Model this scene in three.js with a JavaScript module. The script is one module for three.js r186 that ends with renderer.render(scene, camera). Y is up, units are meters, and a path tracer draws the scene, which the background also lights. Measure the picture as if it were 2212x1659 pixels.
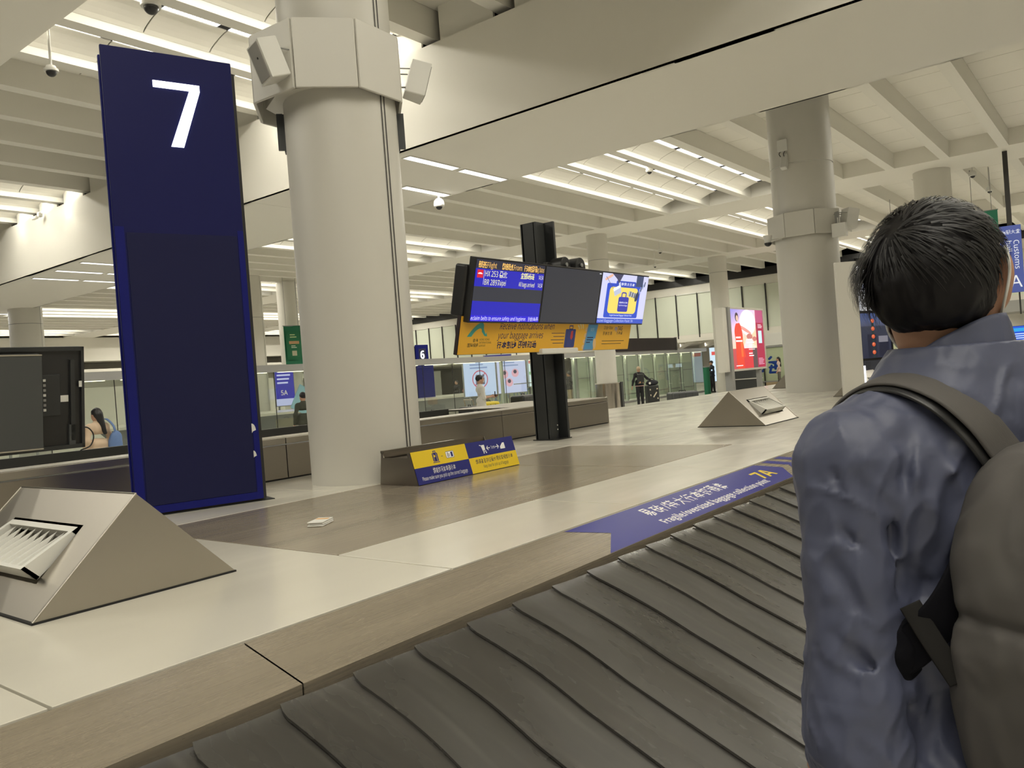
import * as THREE from 'three';
import { mergeGeometries, mergeVertices, toCreasedNormals } from 'three/addons/utils/BufferGeometryUtils.js';
import { RoundedBoxGeometry } from 'three/addons/geometries/RoundedBoxGeometry.js';
import { ImprovedNoise } from 'three/addons/math/ImprovedNoise.js';
import { RectAreaLightUniformsLib } from 'three/addons/lights/RectAreaLightUniformsLib.js';

// ---------------------------------------------------------------- camera, renderer, light levels
const scene = new THREE.Scene();
scene.background = new THREE.Color(0, 0, 0);
const camera = new THREE.PerspectiveCamera(51.05, 2212 / 1659, 0.05, 200);
camera.position.set(0, 1.6, 0);
{
  const right = new THREE.Vector3(0.61379, -0.07529, 0.78587), up = new THREE.Vector3(0.05225, 0.99713, 0.05472), back = new THREE.Vector3(-0.78774, 0.00747, 0.61596);
  camera.quaternion.setFromRotationMatrix(new THREE.Matrix4().makeBasis(right, up, back));
}
scene.add(camera);
const renderer = new THREE.WebGLRenderer({ antialias: true });
renderer.toneMapping = THREE.LinearToneMapping;
renderer.toneMappingExposure = 1.07;
renderer.shadowMap.enabled = true;
RectAreaLightUniformsLib.init();
const TUBE_LIGHT = 33, SOFFIT_LIGHT = 22, SPOT_LIGHT = 150, GLASS_LIGHT = 24, TUBE_GLOW = 2.2, SCREEN = 1.0;
const WARM = new THREE.Color(1, 0.955, 0.83), COOL = new THREE.Color(1, 0.99, 0.97);

// ---------------------------------------------------------------- helpers
let seed = 7;
const rnd = (a = 0, b = 1) => { seed = (seed * 1664525 + 1013904223) >>> 0; return a + (b - a) * (seed / 4294967296); };
const perlin = new ImprovedNoise();
const nz = (x, y, z = 0) => perlin.noise(x, y, z);
const names = new Map();
function numbered(n) { const k = names.get(n) || 0; names.set(n, k + 1); return k ? n + '_' + String(k).padStart(3, '0') : n; }
const lit = (m) => { m.castShadow = m.receiveShadow = true; return m; };
function mat(r, g, b, rough = 0.6, metal = 0, more = {}) { const m = new THREE.MeshPhysicalMaterial({ roughness: rough, metalness: metal, ...more }); m.color.setRGB(r, g, b); return m; }
function glow(r, g, b, k = 1) { const m = new THREE.MeshStandardMaterial({ roughness: 0.6, emissiveIntensity: k }); m.color.setRGB(0.3, 0.3, 0.3); m.emissive.setRGB(r, g, b); return m; }
function tag(o, label, category, group, kind) { if (label) o.userData.label = label; if (category) o.userData.category = category; if (group) o.userData.group = group; if (kind) o.userData.kind = kind; return o; }
function thing(name, label, category, pos = [0, 0, 0], turn = 0, group) { const o = new THREE.Group(); o.name = numbered(name); o.position.set(...pos); o.rotation.y = turn; scene.add(o); return tag(o, label, category, group); }
function shell(name, label, pos = [0, 0, 0]) { const o = new THREE.Group(); o.name = numbered(name); o.position.set(...pos); scene.add(o); return tag(o, label, null, null, 'structure'); }
function part(name, geo, material, parent, label) { if (Array.isArray(geo)) geo = merge(geo); const m = lit(new THREE.Mesh(geo, material)); m.name = name; parent.add(m); if (label) m.userData.label = label; return m; }
function merge(list) { if (list.length === 1) return list[0]; const plain = list.map((g) => { g = g.index ? g.toNonIndexed() : g; for (const k of Object.keys(g.attributes)) if (!['position', 'normal', 'uv'].includes(k)) g.deleteAttribute(k); return g; }); return mergeGeometries(plain); }
// a box between two corners with its uv in metres
function box(x0, y0, z0, x1, y1, z1) {
  const w = Math.abs(x1 - x0), h = Math.abs(y1 - y0), d = Math.abs(z1 - z0), g = new THREE.BoxGeometry(w, h, d), uv = g.attributes.uv, size = [[d, h], [d, h], [w, d], [w, d], [w, h], [w, h]];
  for (let i = 0; i < uv.count; i++) { const s = size[i >> 2]; uv.setXY(i, uv.getX(i) * s[0], uv.getY(i) * s[1]); }
  g.translate((x0 + x1) / 2, (y0 + y1) / 2, (z0 + z1) / 2); return g;
}
const cbox = (w, h, d, x = 0, y = 0, z = 0) => box(x - w / 2, y - h / 2, z - d / 2, x + w / 2, y + h / 2, z + d / 2);
const rbox = (w, h, d, r, x = 0, y = 0, z = 0) => { const g = new RoundedBoxGeometry(w, h, d, 2, r); g.translate(x, y, z); return g; };
const cyl = (r0, r1, h, x = 0, y = 0, z = 0, n = 48) => { const g = new THREE.CylinderGeometry(r1, r0, h, n); g.translate(x, y + h / 2, z); return g; };
function rod(a, b, r, n = 8) { const p = new THREE.Vector3(...a), q = new THREE.Vector3(...b), d = q.clone().sub(p), g = new THREE.CylinderGeometry(r, r, d.length(), n); g.applyQuaternion(new THREE.Quaternion().setFromUnitVectors(new THREE.Vector3(0, 1, 0), d.clone().normalize())); g.translate((p.x + q.x) / 2, (p.y + q.y) / 2, (p.z + q.z) / 2); return g; }
function tube(points, r, n = 40, k = 8) { return new THREE.TubeGeometry(new THREE.CatmullRomCurve3(points.map((p) => new THREE.Vector3(...p))), n, r, k); }
function quad(a, b, c, d) { const g = new THREE.BufferGeometry(); g.setAttribute('position', new THREE.Float32BufferAttribute([...a, ...b, ...c, ...a, ...c, ...d], 3)); g.setAttribute('uv', new THREE.Float32BufferAttribute([0, 0, 1, 0, 1, 1, 0, 0, 1, 1, 0, 1], 2)); g.computeVertexNormals(); return g; }
function canvas(w, h, draw) { const c = document.createElement('canvas'); c.width = w; c.height = h; const g = c.getContext('2d'); draw(g, w, h); const t = new THREE.CanvasTexture(c); t.colorSpace = THREE.SRGBColorSpace; t.anisotropy = 8; return t; }
function noiseTex(w, h, f, srgb = false) { const data = new Uint8Array(w * h * 4); for (let y = 0; y < h; y++) for (let x = 0; x < w; x++) { const v = f(x / w, y / h), i = (y * w + x) * 4, c = Array.isArray(v) ? v : [v, v, v]; for (let k = 0; k < 3; k++) data[i + k] = Math.max(0, Math.min(255, c[k] * 255)); data[i + 3] = 255; } const t = new THREE.DataTexture(data, w, h); t.magFilter = THREE.LinearFilter; t.minFilter = THREE.LinearMipmapLinearFilter; t.generateMipmaps = true; t.wrapS = t.wrapT = THREE.RepeatWrapping; if (srgb) t.colorSpace = THREE.SRGBColorSpace; t.needsUpdate = true; return t; }
// tileable fractal noise
const tile = (u, v, fu, fv, s) => { const a = nz(u * fu, v * fv, s), b = nz((u - 1) * fu, v * fv, s), c = nz(u * fu, (v - 1) * fv, s), d = nz((u - 1) * fu, (v - 1) * fv, s); return (a * (1 - u) + b * u) * (1 - v) + (c * (1 - u) + d * u) * v; };
function printed(geo, texture, parent, name, k = 0, rough = 0.45) { const m = new THREE.MeshStandardMaterial({ map: texture, roughness: rough }); if (k) { m.color.setRGB(0.02, 0.02, 0.02); m.map = null; m.emissive.setRGB(1, 1, 1); m.emissiveMap = texture; m.emissiveIntensity = k; } return part(name, geo, m, parent); }

// Chinese characters as brush strokes on a ten by ten grid (x to the right, y down)
const STROKES = {
  易: '2070742420 2272 2616 1626 2586 25 86 8578 79 69 4628 6649', 碎: '0141 2105 1444481814 7071 5292 6254 7466 8466 5695 7579', 特: '2029 1141 0646 0312 5191 7074 4494 4696 8588 78', 大: '1393 5055 5519 5599',
  行: '3012 3315 2529 5191 4494 7479 69', 李: '1292 5055 5216 5294 2575 7557 5759 39 0797', 認: '1030 0242 1333 1535 17371939 17 5191 9184 6153 5466 5576 79 9677', 領: '2001 2041 1333 1545 4337 2639 5090 7063 6193 6163 6167 9397 6767 6393 6595 6797 6859 8899',
  處: '4043 4171 2282 2229 4484 3563 4697 3767 3739 6769 5897', 航: '2011 1141 4149 1119 2345 2426 2829 0545 7072 5191 6383 6368 5968 8388 9899', 班: '0131 0535 0939 2129 4147 5191 5595 5999 7579 7155', 啟: '2030 1141 1115 1541 1719 1949 4947 1747 6055 6192 8359 5399',
  地: '1018 0444 0949 5249 4275 6067 7575 7169 9889 99', 現: '0141 0535 0949 2129 5090 5056 9096 5393 5696 5259 6669 9967', 況: '1021 0314 0825 4080 4044 8084 4484 5448 8469 7489 9897', 台: '4016 1686 7096 2080 2787 2729 8789 2989', 北: '3039 0343 0839 6069 6463 9283 9889 6969',
  全: '5013 5093 2575 2777 5059 1999', 部: '3031 0151 1224 4234 0555 1747 1719 4749 1949 6069 6190 9073 7396 9679', 送: '5061 8071 3393 3595 6347 6597 1021 0424 2426 2608 0828 2899', 達: '6064 4191 3494 4696 4888 6469 1021 0424 2426 2608 0828 2899',
  針: '2001 2041 1333 0545 2429 0949 4494 7079', 對: '2029 3039 0545 0848 0949 1214 5494 8089 89 7979 6364', 臭: '5041 2272 2226 7276 2474 2676 0797 5618 5699 8576', 蟲: '5059 2070 2023 7073 2373 0545 0508 4548 5595 5558 9598',
  到: '0151 2013 1343 0555 3039 0959 6167 9099 89', 埗: '1018 0444 0949 6064 7292 6294 5495 7449 8477 9658', 即: '1050 1019 5055 1555 1949 6090 6069 9096 8696', 時: '0131 0109 3139 0535 0939 7073 5191 4393 4595 8589 79 6667', 知: '2011 1141 0444 2439 2409 6191 6169 9199 6999', 道: '5051 7060 3393 4494 4449 9499 4696 4999 1021 0424 2426 2608 0828 2899',
  請: '1030 0242 1333 1535 17371939 17 5090 7074 4393 5191 5595 5559 9599 5797', 確: '0141 2105 1444481814 5191 6259 6369 9366 6696 6999 7370', 沒: '1021 0314 0825 5090 5044 9094 4594 9459 5599', 有: '1292 4019 3474 3439 7479 3676 3878', 拿: '5003 5093 3363 2575 2777 1595 0797 5059', 錯: '2001 2041 1333 0545 2429 0949 5193 6064 8084 5494 5696 5659 9699 5797',
  保: '3013 1319 4090 4044 9094 4494 3696 7069 7539 7599', 留: '1050 1014 5054 6191 9194 7164 1585 1519 8589 5559 1787 1989', 足: '2070 2074 7074 2474 5459 5686 2538 2969 3899', 夠: '0141 2103 1545 4539 1419 1939 6050 6191 5595 9199 7299', 空: '5051 1191 1113 9193 3415 6595 2676 5669 1999', 間: '1040 1019 4044 1444 6090 9099 6494 3575 3539 7579 3777 3979', 方: '5051 0393 4319 4475 7578 7858',
  便: '3013 1319 4191 5090 4394 4696 4346 9396 7069 5999', 旅: '2021 0242 2309 2545 4539 6050 6191 6354 7469 7589 9394', 客: '5051 1191 1113 9193 4224 3375 7539 3599 2777 2729 7779', 提: '1019 0333 0535 5090 5054 9094 5292 4595 7579 7797 5659 5999', 取: '0151 1119 4149 1343 1545 0959 6191 9169 6299', 香: '7021 5055 0393 5216 5294 2676 2629 7679 2878', 港: '1021 0314 0825 5054 8084 4292 3495 5474 6556 6696 5699', 國: '0090 0009 9099 0999 2262 3456 3353 3555 2767 6068 7080',
  際: '1019 1030 3034 3436 3616 5041 5375 8390 5595 4696 7679 6758 8798', 機: '2029 0343 2405 5052 7079 5595 8090 4696 5759 9089 8999', 場: '1018 0444 0949 5090 5044 9094 5292 4494 4595 5538 6558 9589', 海: '1021 0314 0825 5041 4393 5395 5549 9599 4696 7477 4999 8586', 關: '1040 1019 4044 1444 6090 9099 6494 3435 5556 3646 5666 3959 6959 4749 5759', 堂: '5052 3041 7061 1292 1213 9293 3474 3436 7476 3676 5659 2878 0999', 通: '4090 9072 4393 4349 9399 4595 4797 7379 1021 0424 2426 2608 0828 2899', 訂: '1030 0242 1333 1535 17371939 17 5191 7179 69', 購: '1040 1016 4046 1343 1646 1709 3749 5191 6074 8074 5595 5559 9599', 出: '5059 2024 8084 2484 1519 9599 1999', 口: '1090 1019 9099 1999',
};
function glyph(g, ch, x, y, s, w) {
  const k = s / 10.5; g.lineWidth = w || s * 0.105; g.lineCap = 'round'; g.lineJoin = 'round';
  for (const run of (STROKES[ch] || '').split(' ')) { if (run.length < 4) { if (run.length === 2) { g.beginPath(); g.arc(x + run[0] * k, y + run[1] * k, g.lineWidth / 2, 0, 7); g.fill(); } continue; } g.beginPath(); for (let i = 0; i + 1 < run.length; i += 2) { const px = x + (+run[i] + 0.6) * k, py = y + (+run[i + 1] + 0.6) * k; i ? g.lineTo(px, py) : g.moveTo(px, py); } g.stroke(); }
}
// text of Latin letters and strokes; x is the left edge, y the top of the line
function write(g, text, x, y, s, color, o = {}) {
  g.fillStyle = g.strokeStyle = color; g.textBaseline = 'alphabetic';
  g.save(); g.translate(x, y); if (o.slant) g.transform(1, 0, -o.slant, 1, o.slant * s * 0.8, 0); g.scale(o.wide || 1, 1); let at = 0;
  for (const ch of text) { if (STROKES[ch]) { glyph(g, ch, at, s * 0.02, s * 0.92, o.pen); at += s * (o.gap || 1); } else { g.font = (o.bold ? 'bold ' : '') + Math.round(s * 0.98) + 'px sans-serif'; g.fillText(ch, at, s * 0.84); at += g.measureText(ch).width; } }
  g.restore(); return at * (o.wide || 1);
}
function measure(g, text, s, o = {}) { let at = 0; for (const ch of text) { if (STROKES[ch]) at += s * (o.gap || 1); else { g.font = (o.bold ? 'bold ' : '') + Math.round(s * 0.98) + 'px sans-serif'; at += g.measureText(ch).width; } } return at * (o.wide || 1); }
function fit(g, text, x0, x1, y, s, color, o = {}) { const w = measure(g, text, s, { ...o, wide: 1 }); write(g, text, x0, y, s, color, { ...o, wide: (x1 - x0) / w }); }

// smooth surfaces from a distance field (naive surface nets)
function netMesh(f, lo, hi, cell) {
  const n = [0, 1, 2].map((k) => Math.ceil((hi[k] - lo[k]) / cell) + 1), [nx, ny, nzz] = n, val = new Float32Array(nx * ny * nzz), at = (i, j, k) => i + nx * (j + ny * k);
  for (let k = 0; k < nzz; k++) for (let j = 0; j < ny; j++) for (let i = 0; i < nx; i++) val[at(i, j, k)] = f(lo[0] + i * cell, lo[1] + j * cell, lo[2] + k * cell);
  const vert = new Int32Array(nx * ny * nzz).fill(-1), pos = [], idx = [];
  for (let k = 0; k < nzz - 1; k++) for (let j = 0; j < ny - 1; j++) for (let i = 0; i < nx - 1; i++) {
    let c = 0, x = 0, y = 0, z = 0;
    const edge = (a, b, ax, ay, az, bx, by, bz) => { if (a < 0 !== b < 0) { const t = a / (a - b); c++; x += ax + (bx - ax) * t; y += ay + (by - ay) * t; z += az + (bz - az) * t; } };
    const v = []; for (let q = 0; q < 8; q++) v.push(val[at(i + (q & 1), j + ((q >> 1) & 1), k + (q >> 2))]);
    for (let q = 0; q < 8; q++) for (let d = 1; d < 8; d <<= 1) if (!(q & d)) { const w = q | d; edge(v[q], v[w], q & 1, (q >> 1) & 1, q >> 2, w & 1, (w >> 1) & 1, w >> 2); }
    if (c) { vert[at(i, j, k)] = pos.length / 3; pos.push(lo[0] + (i + x / c) * cell, lo[1] + (j + y / c) * cell, lo[2] + (k + z / c) * cell); }
  }
  const face = (a, b, c, d, flip) => { if (a < 0 || b < 0 || c < 0 || d < 0) return; flip ? idx.push(a, c, b, a, d, c) : idx.push(a, b, c, a, c, d); };
  for (let k = 1; k < nzz - 1; k++) for (let j = 1; j < ny - 1; j++) for (let i = 1; i < nx - 1; i++) {
    const s = val[at(i, j, k)] < 0;
    if (s !== val[at(i + 1, j, k)] < 0) face(vert[at(i, j - 1, k - 1)], vert[at(i, j, k - 1)], vert[at(i, j, k)], vert[at(i, j - 1, k)], !s);
    if (s !== val[at(i, j + 1, k)] < 0) face(vert[at(i - 1, j, k - 1)], vert[at(i - 1, j, k)], vert[at(i, j, k)], vert[at(i, j, k - 1)], !s);
    if (s !== val[at(i, j, k + 1)] < 0) face(vert[at(i - 1, j - 1, k)], vert[at(i, j - 1, k)], vert[at(i, j, k)], vert[at(i - 1, j, k)], !s);
  }
  const g = new THREE.BufferGeometry(), e = cell * 0.5, nor = [], uv = [];
  for (let i = 0; i < pos.length; i += 3) { const [x, y, z] = [pos[i], pos[i + 1], pos[i + 2]], a = f(x + e, y, z) - f(x - e, y, z), b = f(x, y + e, z) - f(x, y - e, z), c = f(x, y, z + e) - f(x, y, z - e), l = Math.hypot(a, b, c) || 1; nor.push(a / l, b / l, c / l); uv.push(Math.atan2(x - (lo[0] + hi[0]) / 2, z - (lo[2] + hi[2]) / 2) * 0.2, y); }
  g.setAttribute('position', new THREE.Float32BufferAttribute(pos, 3)); g.setAttribute('normal', new THREE.Float32BufferAttribute(nor, 3)); g.setAttribute('uv', new THREE.Float32BufferAttribute(uv, 2)); g.setIndex(idx);
  return g;
}
const cap = (a, b, ra, rb) => { const ab = [b[0] - a[0], b[1] - a[1], b[2] - a[2]], l2 = ab[0] ** 2 + ab[1] ** 2 + ab[2] ** 2; return (x, y, z) => { let t = ((x - a[0]) * ab[0] + (y - a[1]) * ab[1] + (z - a[2]) * ab[2]) / l2; t = t < 0 ? 0 : t > 1 ? 1 : t; return Math.hypot(x - a[0] - ab[0] * t, y - a[1] - ab[1] * t, z - a[2] - ab[2] * t) - ra - (rb - ra) * t; }; };
const ell = (c, r) => (x, y, z) => { const a = (x - c[0]) / r[0], b = (y - c[1]) / r[1], d = (z - c[2]) / r[2], k = Math.hypot(a, b, d); return (k - 1) * Math.min(r[0], r[1], r[2]) * (k > 1 ? 1 : 1); };
const smin = (a, b, k) => { const h = Math.max(k - Math.abs(a - b), 0) / k; return Math.min(a, b) - h * h * k * 0.25; };
const blend = (k, list) => (x, y, z) => { let d = list[0](x, y, z); for (let i = 1; i < list.length; i++) d = smin(d, list[i](x, y, z), k); return d; };

// ---------------------------------------------------------------- materials
const streak = noiseTex(512, 512, (u, v) => { const s = 0.5 + 0.5 * tile(u, v, 3, 120, 1) + 0.25 * tile(u, v, 6, 220, 9); return 0.4 + 0.35 * s; });
const blotch = noiseTex(256, 256, (u, v) => 0.5 + 0.4 * tile(u, v, 4, 4, 3) + 0.2 * tile(u, v, 14, 14, 5));
const M = {
  paint: mat(0.78, 0.755, 0.68, 0.62), ceil: mat(0.82, 0.795, 0.72, 0.7), rib: mat(0.79, 0.77, 0.7, 0.7), column: mat(0.66, 0.64, 0.58, 0.42, 0, { clearcoat: 0.15, clearcoatRoughness: 0.4 }),
  dark: mat(0.012, 0.012, 0.012, 0.8), black: mat(0.018, 0.018, 0.019, 0.35), navy: mat(0.011, 0.013, 0.088, 0.4, 0, { specularIntensity: 0.35 }), navyEdge: mat(0.009, 0.012, 0.16, 0.35, 0, { specularIntensity: 0.35 }),
  steel: mat(0.44, 0.41, 0.36, 0.34, 1, { anisotropy: 0.5 }), steelDark: mat(0.33, 0.3, 0.265, 0.36, 1), white: mat(0.78, 0.77, 0.72, 0.45), grey: mat(0.3, 0.3, 0.29, 0.5), mullion: mat(0.03, 0.028, 0.025, 0.5),
  floor: mat(0.6, 0.58, 0.53, 0.28), frosted: mat(0.72, 0.76, 0.64, 0.35), glass: mat(0.93, 0.97, 0.93, 0.02, 0, { transmission: 1, thickness: 0, ior: 1.5 }), charcoal: mat(0.028, 0.03, 0.031, 0.42), gunmetal: mat(0.06, 0.064, 0.066, 0.4),
  tube: glow(1, 0.985, 0.95, TUBE_GLOW), warmGlow: glow(1, 0.86, 0.55, 1.6), green: mat(0.01, 0.16, 0.08, 0.6), rubber: mat(0.06, 0.06, 0.055, 0.5), brown: mat(0.022, 0.012, 0.014, 0.5), skin: mat(0.52, 0.3, 0.2, 0.5), hair: mat(0.012, 0.011, 0.012, 0.45),
};
M.deck = mat(0.72, 0.69, 0.6, 0.36); M.deck.roughnessMap = blotch; M.deck.clearcoat = 0.2; M.deck.clearcoatRoughness = 0.3;
const brushed = noiseTex(1024, 1024, (u, v) => { const n = 0.5 + 0.22 * tile(u, v, 2, 150, 2) + 0.2 * tile(u, v, 5, 260, 4) + 0.05 * tile(u, v, 1.5, 9, 12), w = 0.07 * tile(u, v, 3, 6, 8); const k = 0.66 + 0.24 * n + w; return [k * 0.83, k * 0.78, k * 0.7]; }, true);
M.plate = new THREE.MeshPhysicalMaterial({ map: brushed, roughness: 0.4, metalness: 0.3, roughnessMap: streak }); M.plate.color.setRGB(0.98, 0.97, 0.95);
M.kerb = new THREE.MeshPhysicalMaterial({ map: brushed, roughness: 0.5, metalness: 0.4, roughnessMap: streak, bumpMap: streak, bumpScale: 0.0003 }); M.kerb.color.setRGB(0.92, 0.91, 0.88);

// ---------------------------------------------------------------- floor and outer walls
const FLOOR = shell('floor', 'polished pale grey terminal floor');
part('floor_slab', box(-16, -0.2, -64, 70, 0, 16), M.floor, FLOOR);
{ // stone tiles where the photograph shows the floor beyond the carousel
  const g = [];
  for (let x = 30; x < 46; x += 1.2) for (let z = -19; z < -12.6; z += 1.2) g.push(box(x + 0.006, 0, z + 0.006, x + 1.194, 0.006, z + 1.194));
  const m = part('floor_tile', g, mat(0.46, 0.44, 0.4, 0.25), FLOOR); m.userData.kind = 'stuff';
}
for (const [n, b] of [['wall_back', [-16, 0, -64, 70, 8.4, -63]], ['wall_left', [-17, 0, -64, -16, 8.4, 17]], ['wall_front', [-16, 0, 16, 70, 8.4, 17]], ['wall_right', [70, 0, -64, 71, 8.4, 17]]]) part('wall_panel', box(...b), M.paint, shell(n));
part('roof_slab', box(-17, 8, -64, 71, 8.4, 17), M.dark, shell('ceiling', 'slab above the coffered ceiling coloured dark for the shade in panel gaps'));  // dark colour stands in for the shaded void behind the panel gaps
{ const s = shell('ceiling_bulkhead', 'deep painted bulkhead across the far end of the hall'); part('bulkhead_face', box(10, 5.1, -62.6, 46, 6.8, -59.5), M.paint, s); part('bulkhead_ledge', box(10, 4.3, -62.8, 46, 4.5, -59.2), M.paint, s); part('bulkhead_gap', box(10, 4.1, -62.8, 46, 4.28, -60), M.dark, s); }

// ---------------------------------------------------------------- coffered ceiling: beams every 11.4 m, ribs every 1.42 m
const YR = 6.8, YC = 7.25, K0 = -2.45, KP = 1.42, RIB = 0.24, rowLit = (k) => [4, 5, 6].includes(((k % 8) + 8) % 8);
const zRib = (k) => K0 - KP * k, zMid = (k) => zRib(k) - RIB - (KP - RIB) / 2;
function area(w, h, x, y, z, dir, I, color = WARM) { const l = new THREE.RectAreaLight(color, I, w, h); l.position.set(x, y, z); l.lookAt(x + dir[0], y + dir[1], z + dir[2]); l.castShadow = true; scene.add(l); return l; }
const TRIO = { '-2': 'hidden outer trio', '-1': 'hidden inner trio', 0: 'first trio', 1: 'second trio', 2: 'third trio', 3: 'fourth trio', 4: 'fifth trio' }, trio = (k, where) => ['front', 'middle', 'rear'][((k % 8) + 8) % 8 - 4] + ' tube light line, ' + TRIO[Math.floor(k / 8)] + ' ' + where;
function bay(name, label, x0, x1, k0, k1, single, unit, lampText) {
  const s = shell(name, label), len = x1 - x0, n = Math.round(len / 1.41), step = len / n, restRib = [], restPanel = [];
  const ribG = box(0, 0, -RIB, len, YC - YR + 0.03, 0), panG = box(0.008, 0, -(KP - RIB) + 0.004, step - 0.008, 0.03, -0.004);
  const nu = Math.max(1, Math.floor((len - 0.1) / unit)), tubeLen = unit - 0.19, w = (KP - RIB) / 2, arc = [];
  for (let i = 0; i <= 6; i++) { const a = (i / 6) * Math.PI / 2; arc.push([w - 0.005 - (w - 0.085) * Math.sin(a) ** 0.9 * (i / 6) ** 0.45, 0.12 + 0.17 * Math.sin(a)]); }
  const vault = (sgn) => { const sh = new THREE.Shape(); arc.forEach(([z, y], i) => (i ? sh.lineTo(z, y) : sh.moveTo(z, y))); for (let i = arc.length - 1; i >= 0; i--) sh.lineTo(arc[i][0], arc[i][1] + 0.02); const g = new THREE.ExtrudeGeometry(sh, { depth: unit - 0.022, bevelEnabled: false }); g.rotateY(Math.PI / 2); g.scale(1, 1, sgn); if (sgn < 0) { const p = g.attributes.position; for (let i = 0; i < p.count; i += 3) { const a = [p.getX(i), p.getY(i), p.getZ(i)]; p.setXYZ(i, p.getX(i + 1), p.getY(i + 1), p.getZ(i + 1)); p.setXYZ(i + 1, ...a); } g.computeVertexNormals(); } return g; };
  const vaults = [vault(1), vault(-1)];
  const endSh = new THREE.Shape(); endSh.moveTo(-w, 0.45); endSh.lineTo(-w, 0); endSh.lineTo(w, 0); endSh.lineTo(w, 0.45); endSh.closePath();
  for (let k = k0; k <= k1; k++) {
    if (single(k)) part('rib', ribG, M.rib, s).position.set(x0, YR, zRib(k)); else { const g = ribG.clone(); g.translate(x0, YR, zRib(k)); restRib.push(g); }
    if (rowLit(k)) {
      for (let i = 0; i < nu; i++) for (const [vi, sgn] of [[0, 1], [1, -1]]) {
        const px = x0 + 0.06 + i * unit;
        if (single(k)) part('vault_panel', vaults[vi], M.ceil, s).position.set(px, YR, zMid(k)); else { const g = vaults[vi].clone(); g.translate(px, YR, zMid(k)); restPanel.push(g); }
      }
      const lamp = thing('tube_light', lampText(k), 'light', [x0 + 0.06, YR + 0.3, zMid(k)], 0, label.split(' with')[0] + ' tube lights');
      part('housing', [box(0, 0.005, -0.085, nu * unit, 0.03, 0.085)], M.dark, lamp);
      const dg = box(0, -0.006, -0.065, tubeLen, 0.004, 0.065), lg = []; for (let q = 0; q < 14; q++) { const u = (q + 0.5) * tubeLen / 14; lg.push(quad([u - 0.03, -0.012, -0.06], [u, -0.012, 0.06], [u + 0.012, -0.012, 0.06], [u - 0.018, -0.012, -0.06])); } const louvre = merge(lg);
      for (let i = 0; i < nu; i++) { const d = part('diffuser', dg, M.tube, lamp); d.position.x = i * unit; if (k < 8) part('louvre', louvre, M.white, d); }
      area(nu * unit, 0.13, x0 + nu * unit / 2, YR + 0.27, zMid(k), [0, -1, 0], TUBE_LIGHT);
    } else for (let i = 0; i < n; i++) { if (single(k)) part('ceiling_panel', panG, M.ceil, s).position.set(x0 + i * step, YC, zRib(k) - RIB); else { const g = panG.clone(); g.translate(x0 + i * step, YC, zRib(k) - RIB); restPanel.push(g); } }
  }
  if (restRib.length) part('rib', restRib, M.rib, s).userData.kind = 'stuff';
  if (restPanel.length) part('ceiling_panel', restPanel, M.ceil, s).userData.kind = 'stuff';
  return s;
}
const beams = [-8.5, 2.9, 14.1, 25.4, 36.9];
for (const [i, x] of beams.entries()) { const s = shell('ceiling', ['flat ceiling beam behind the viewer', 'flat ceiling beam over the carousel column', 'flat ceiling beam hidden behind the bulkhead', 'flat ceiling beam carrying the first far column', 'flat ceiling beam carrying the second far column'][i]); part('beam_soffit', box(x, YR, -59.6, x + 2.1, YC + 0.3, 16), M.ceil, s); }
bay('ceiling', 'coffered ceiling bay behind the viewer with ribs', -6.4, 2.9, -13, 6, () => false, 1.05, (k) => trio(k, 'in the coffers behind the viewer'));
bay('ceiling', 'coffered ceiling bay above the carousel with pale ribs', 5.0, 9.42, -13, 39, (k) => k >= 2 && k <= 18, 1.04, (k) => ({ 4: 'tube light line in the vaulted coffer nearest the round white column', 5: 'tube light line under the round camera above the blue sign', 6: 'tube light line beside the camera on a white drop rod' }[k] || trio(k, 'in the coffers above the carousel')));
bay('ceiling', 'coffered ceiling bay beyond the bulkhead with pale ribs', 16.2, 25.4, -9, 39, (k) => k >= 0 && k <= 16, 1.41, (k) => ({ 4: 'right-hand of three tube light lines beyond the bulkhead near the second column', 5: 'middle of three tube light lines beyond the bulkhead, a small camera hanging under it', 6: 'left-hand of three tube light lines beyond the bulkhead above the black post' }[k] || trio(k, 'in the coffers beyond the bulkhead')));
bay('ceiling', 'coffered ceiling bay past the first far column with pale ribs', 27.5, 36.9, -9, 39, (k) => k >= 3 && k <= 14, 1.41, (k) => trio(k, 'in the coffers past the first far column'));
bay('ceiling', 'coffered ceiling bay before the frosted gallery wall with pale ribs', 39.0, 45.6, -9, 39, () => false, 1.41, (k) => trio(k, 'in the coffers before the frosted gallery'));
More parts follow.
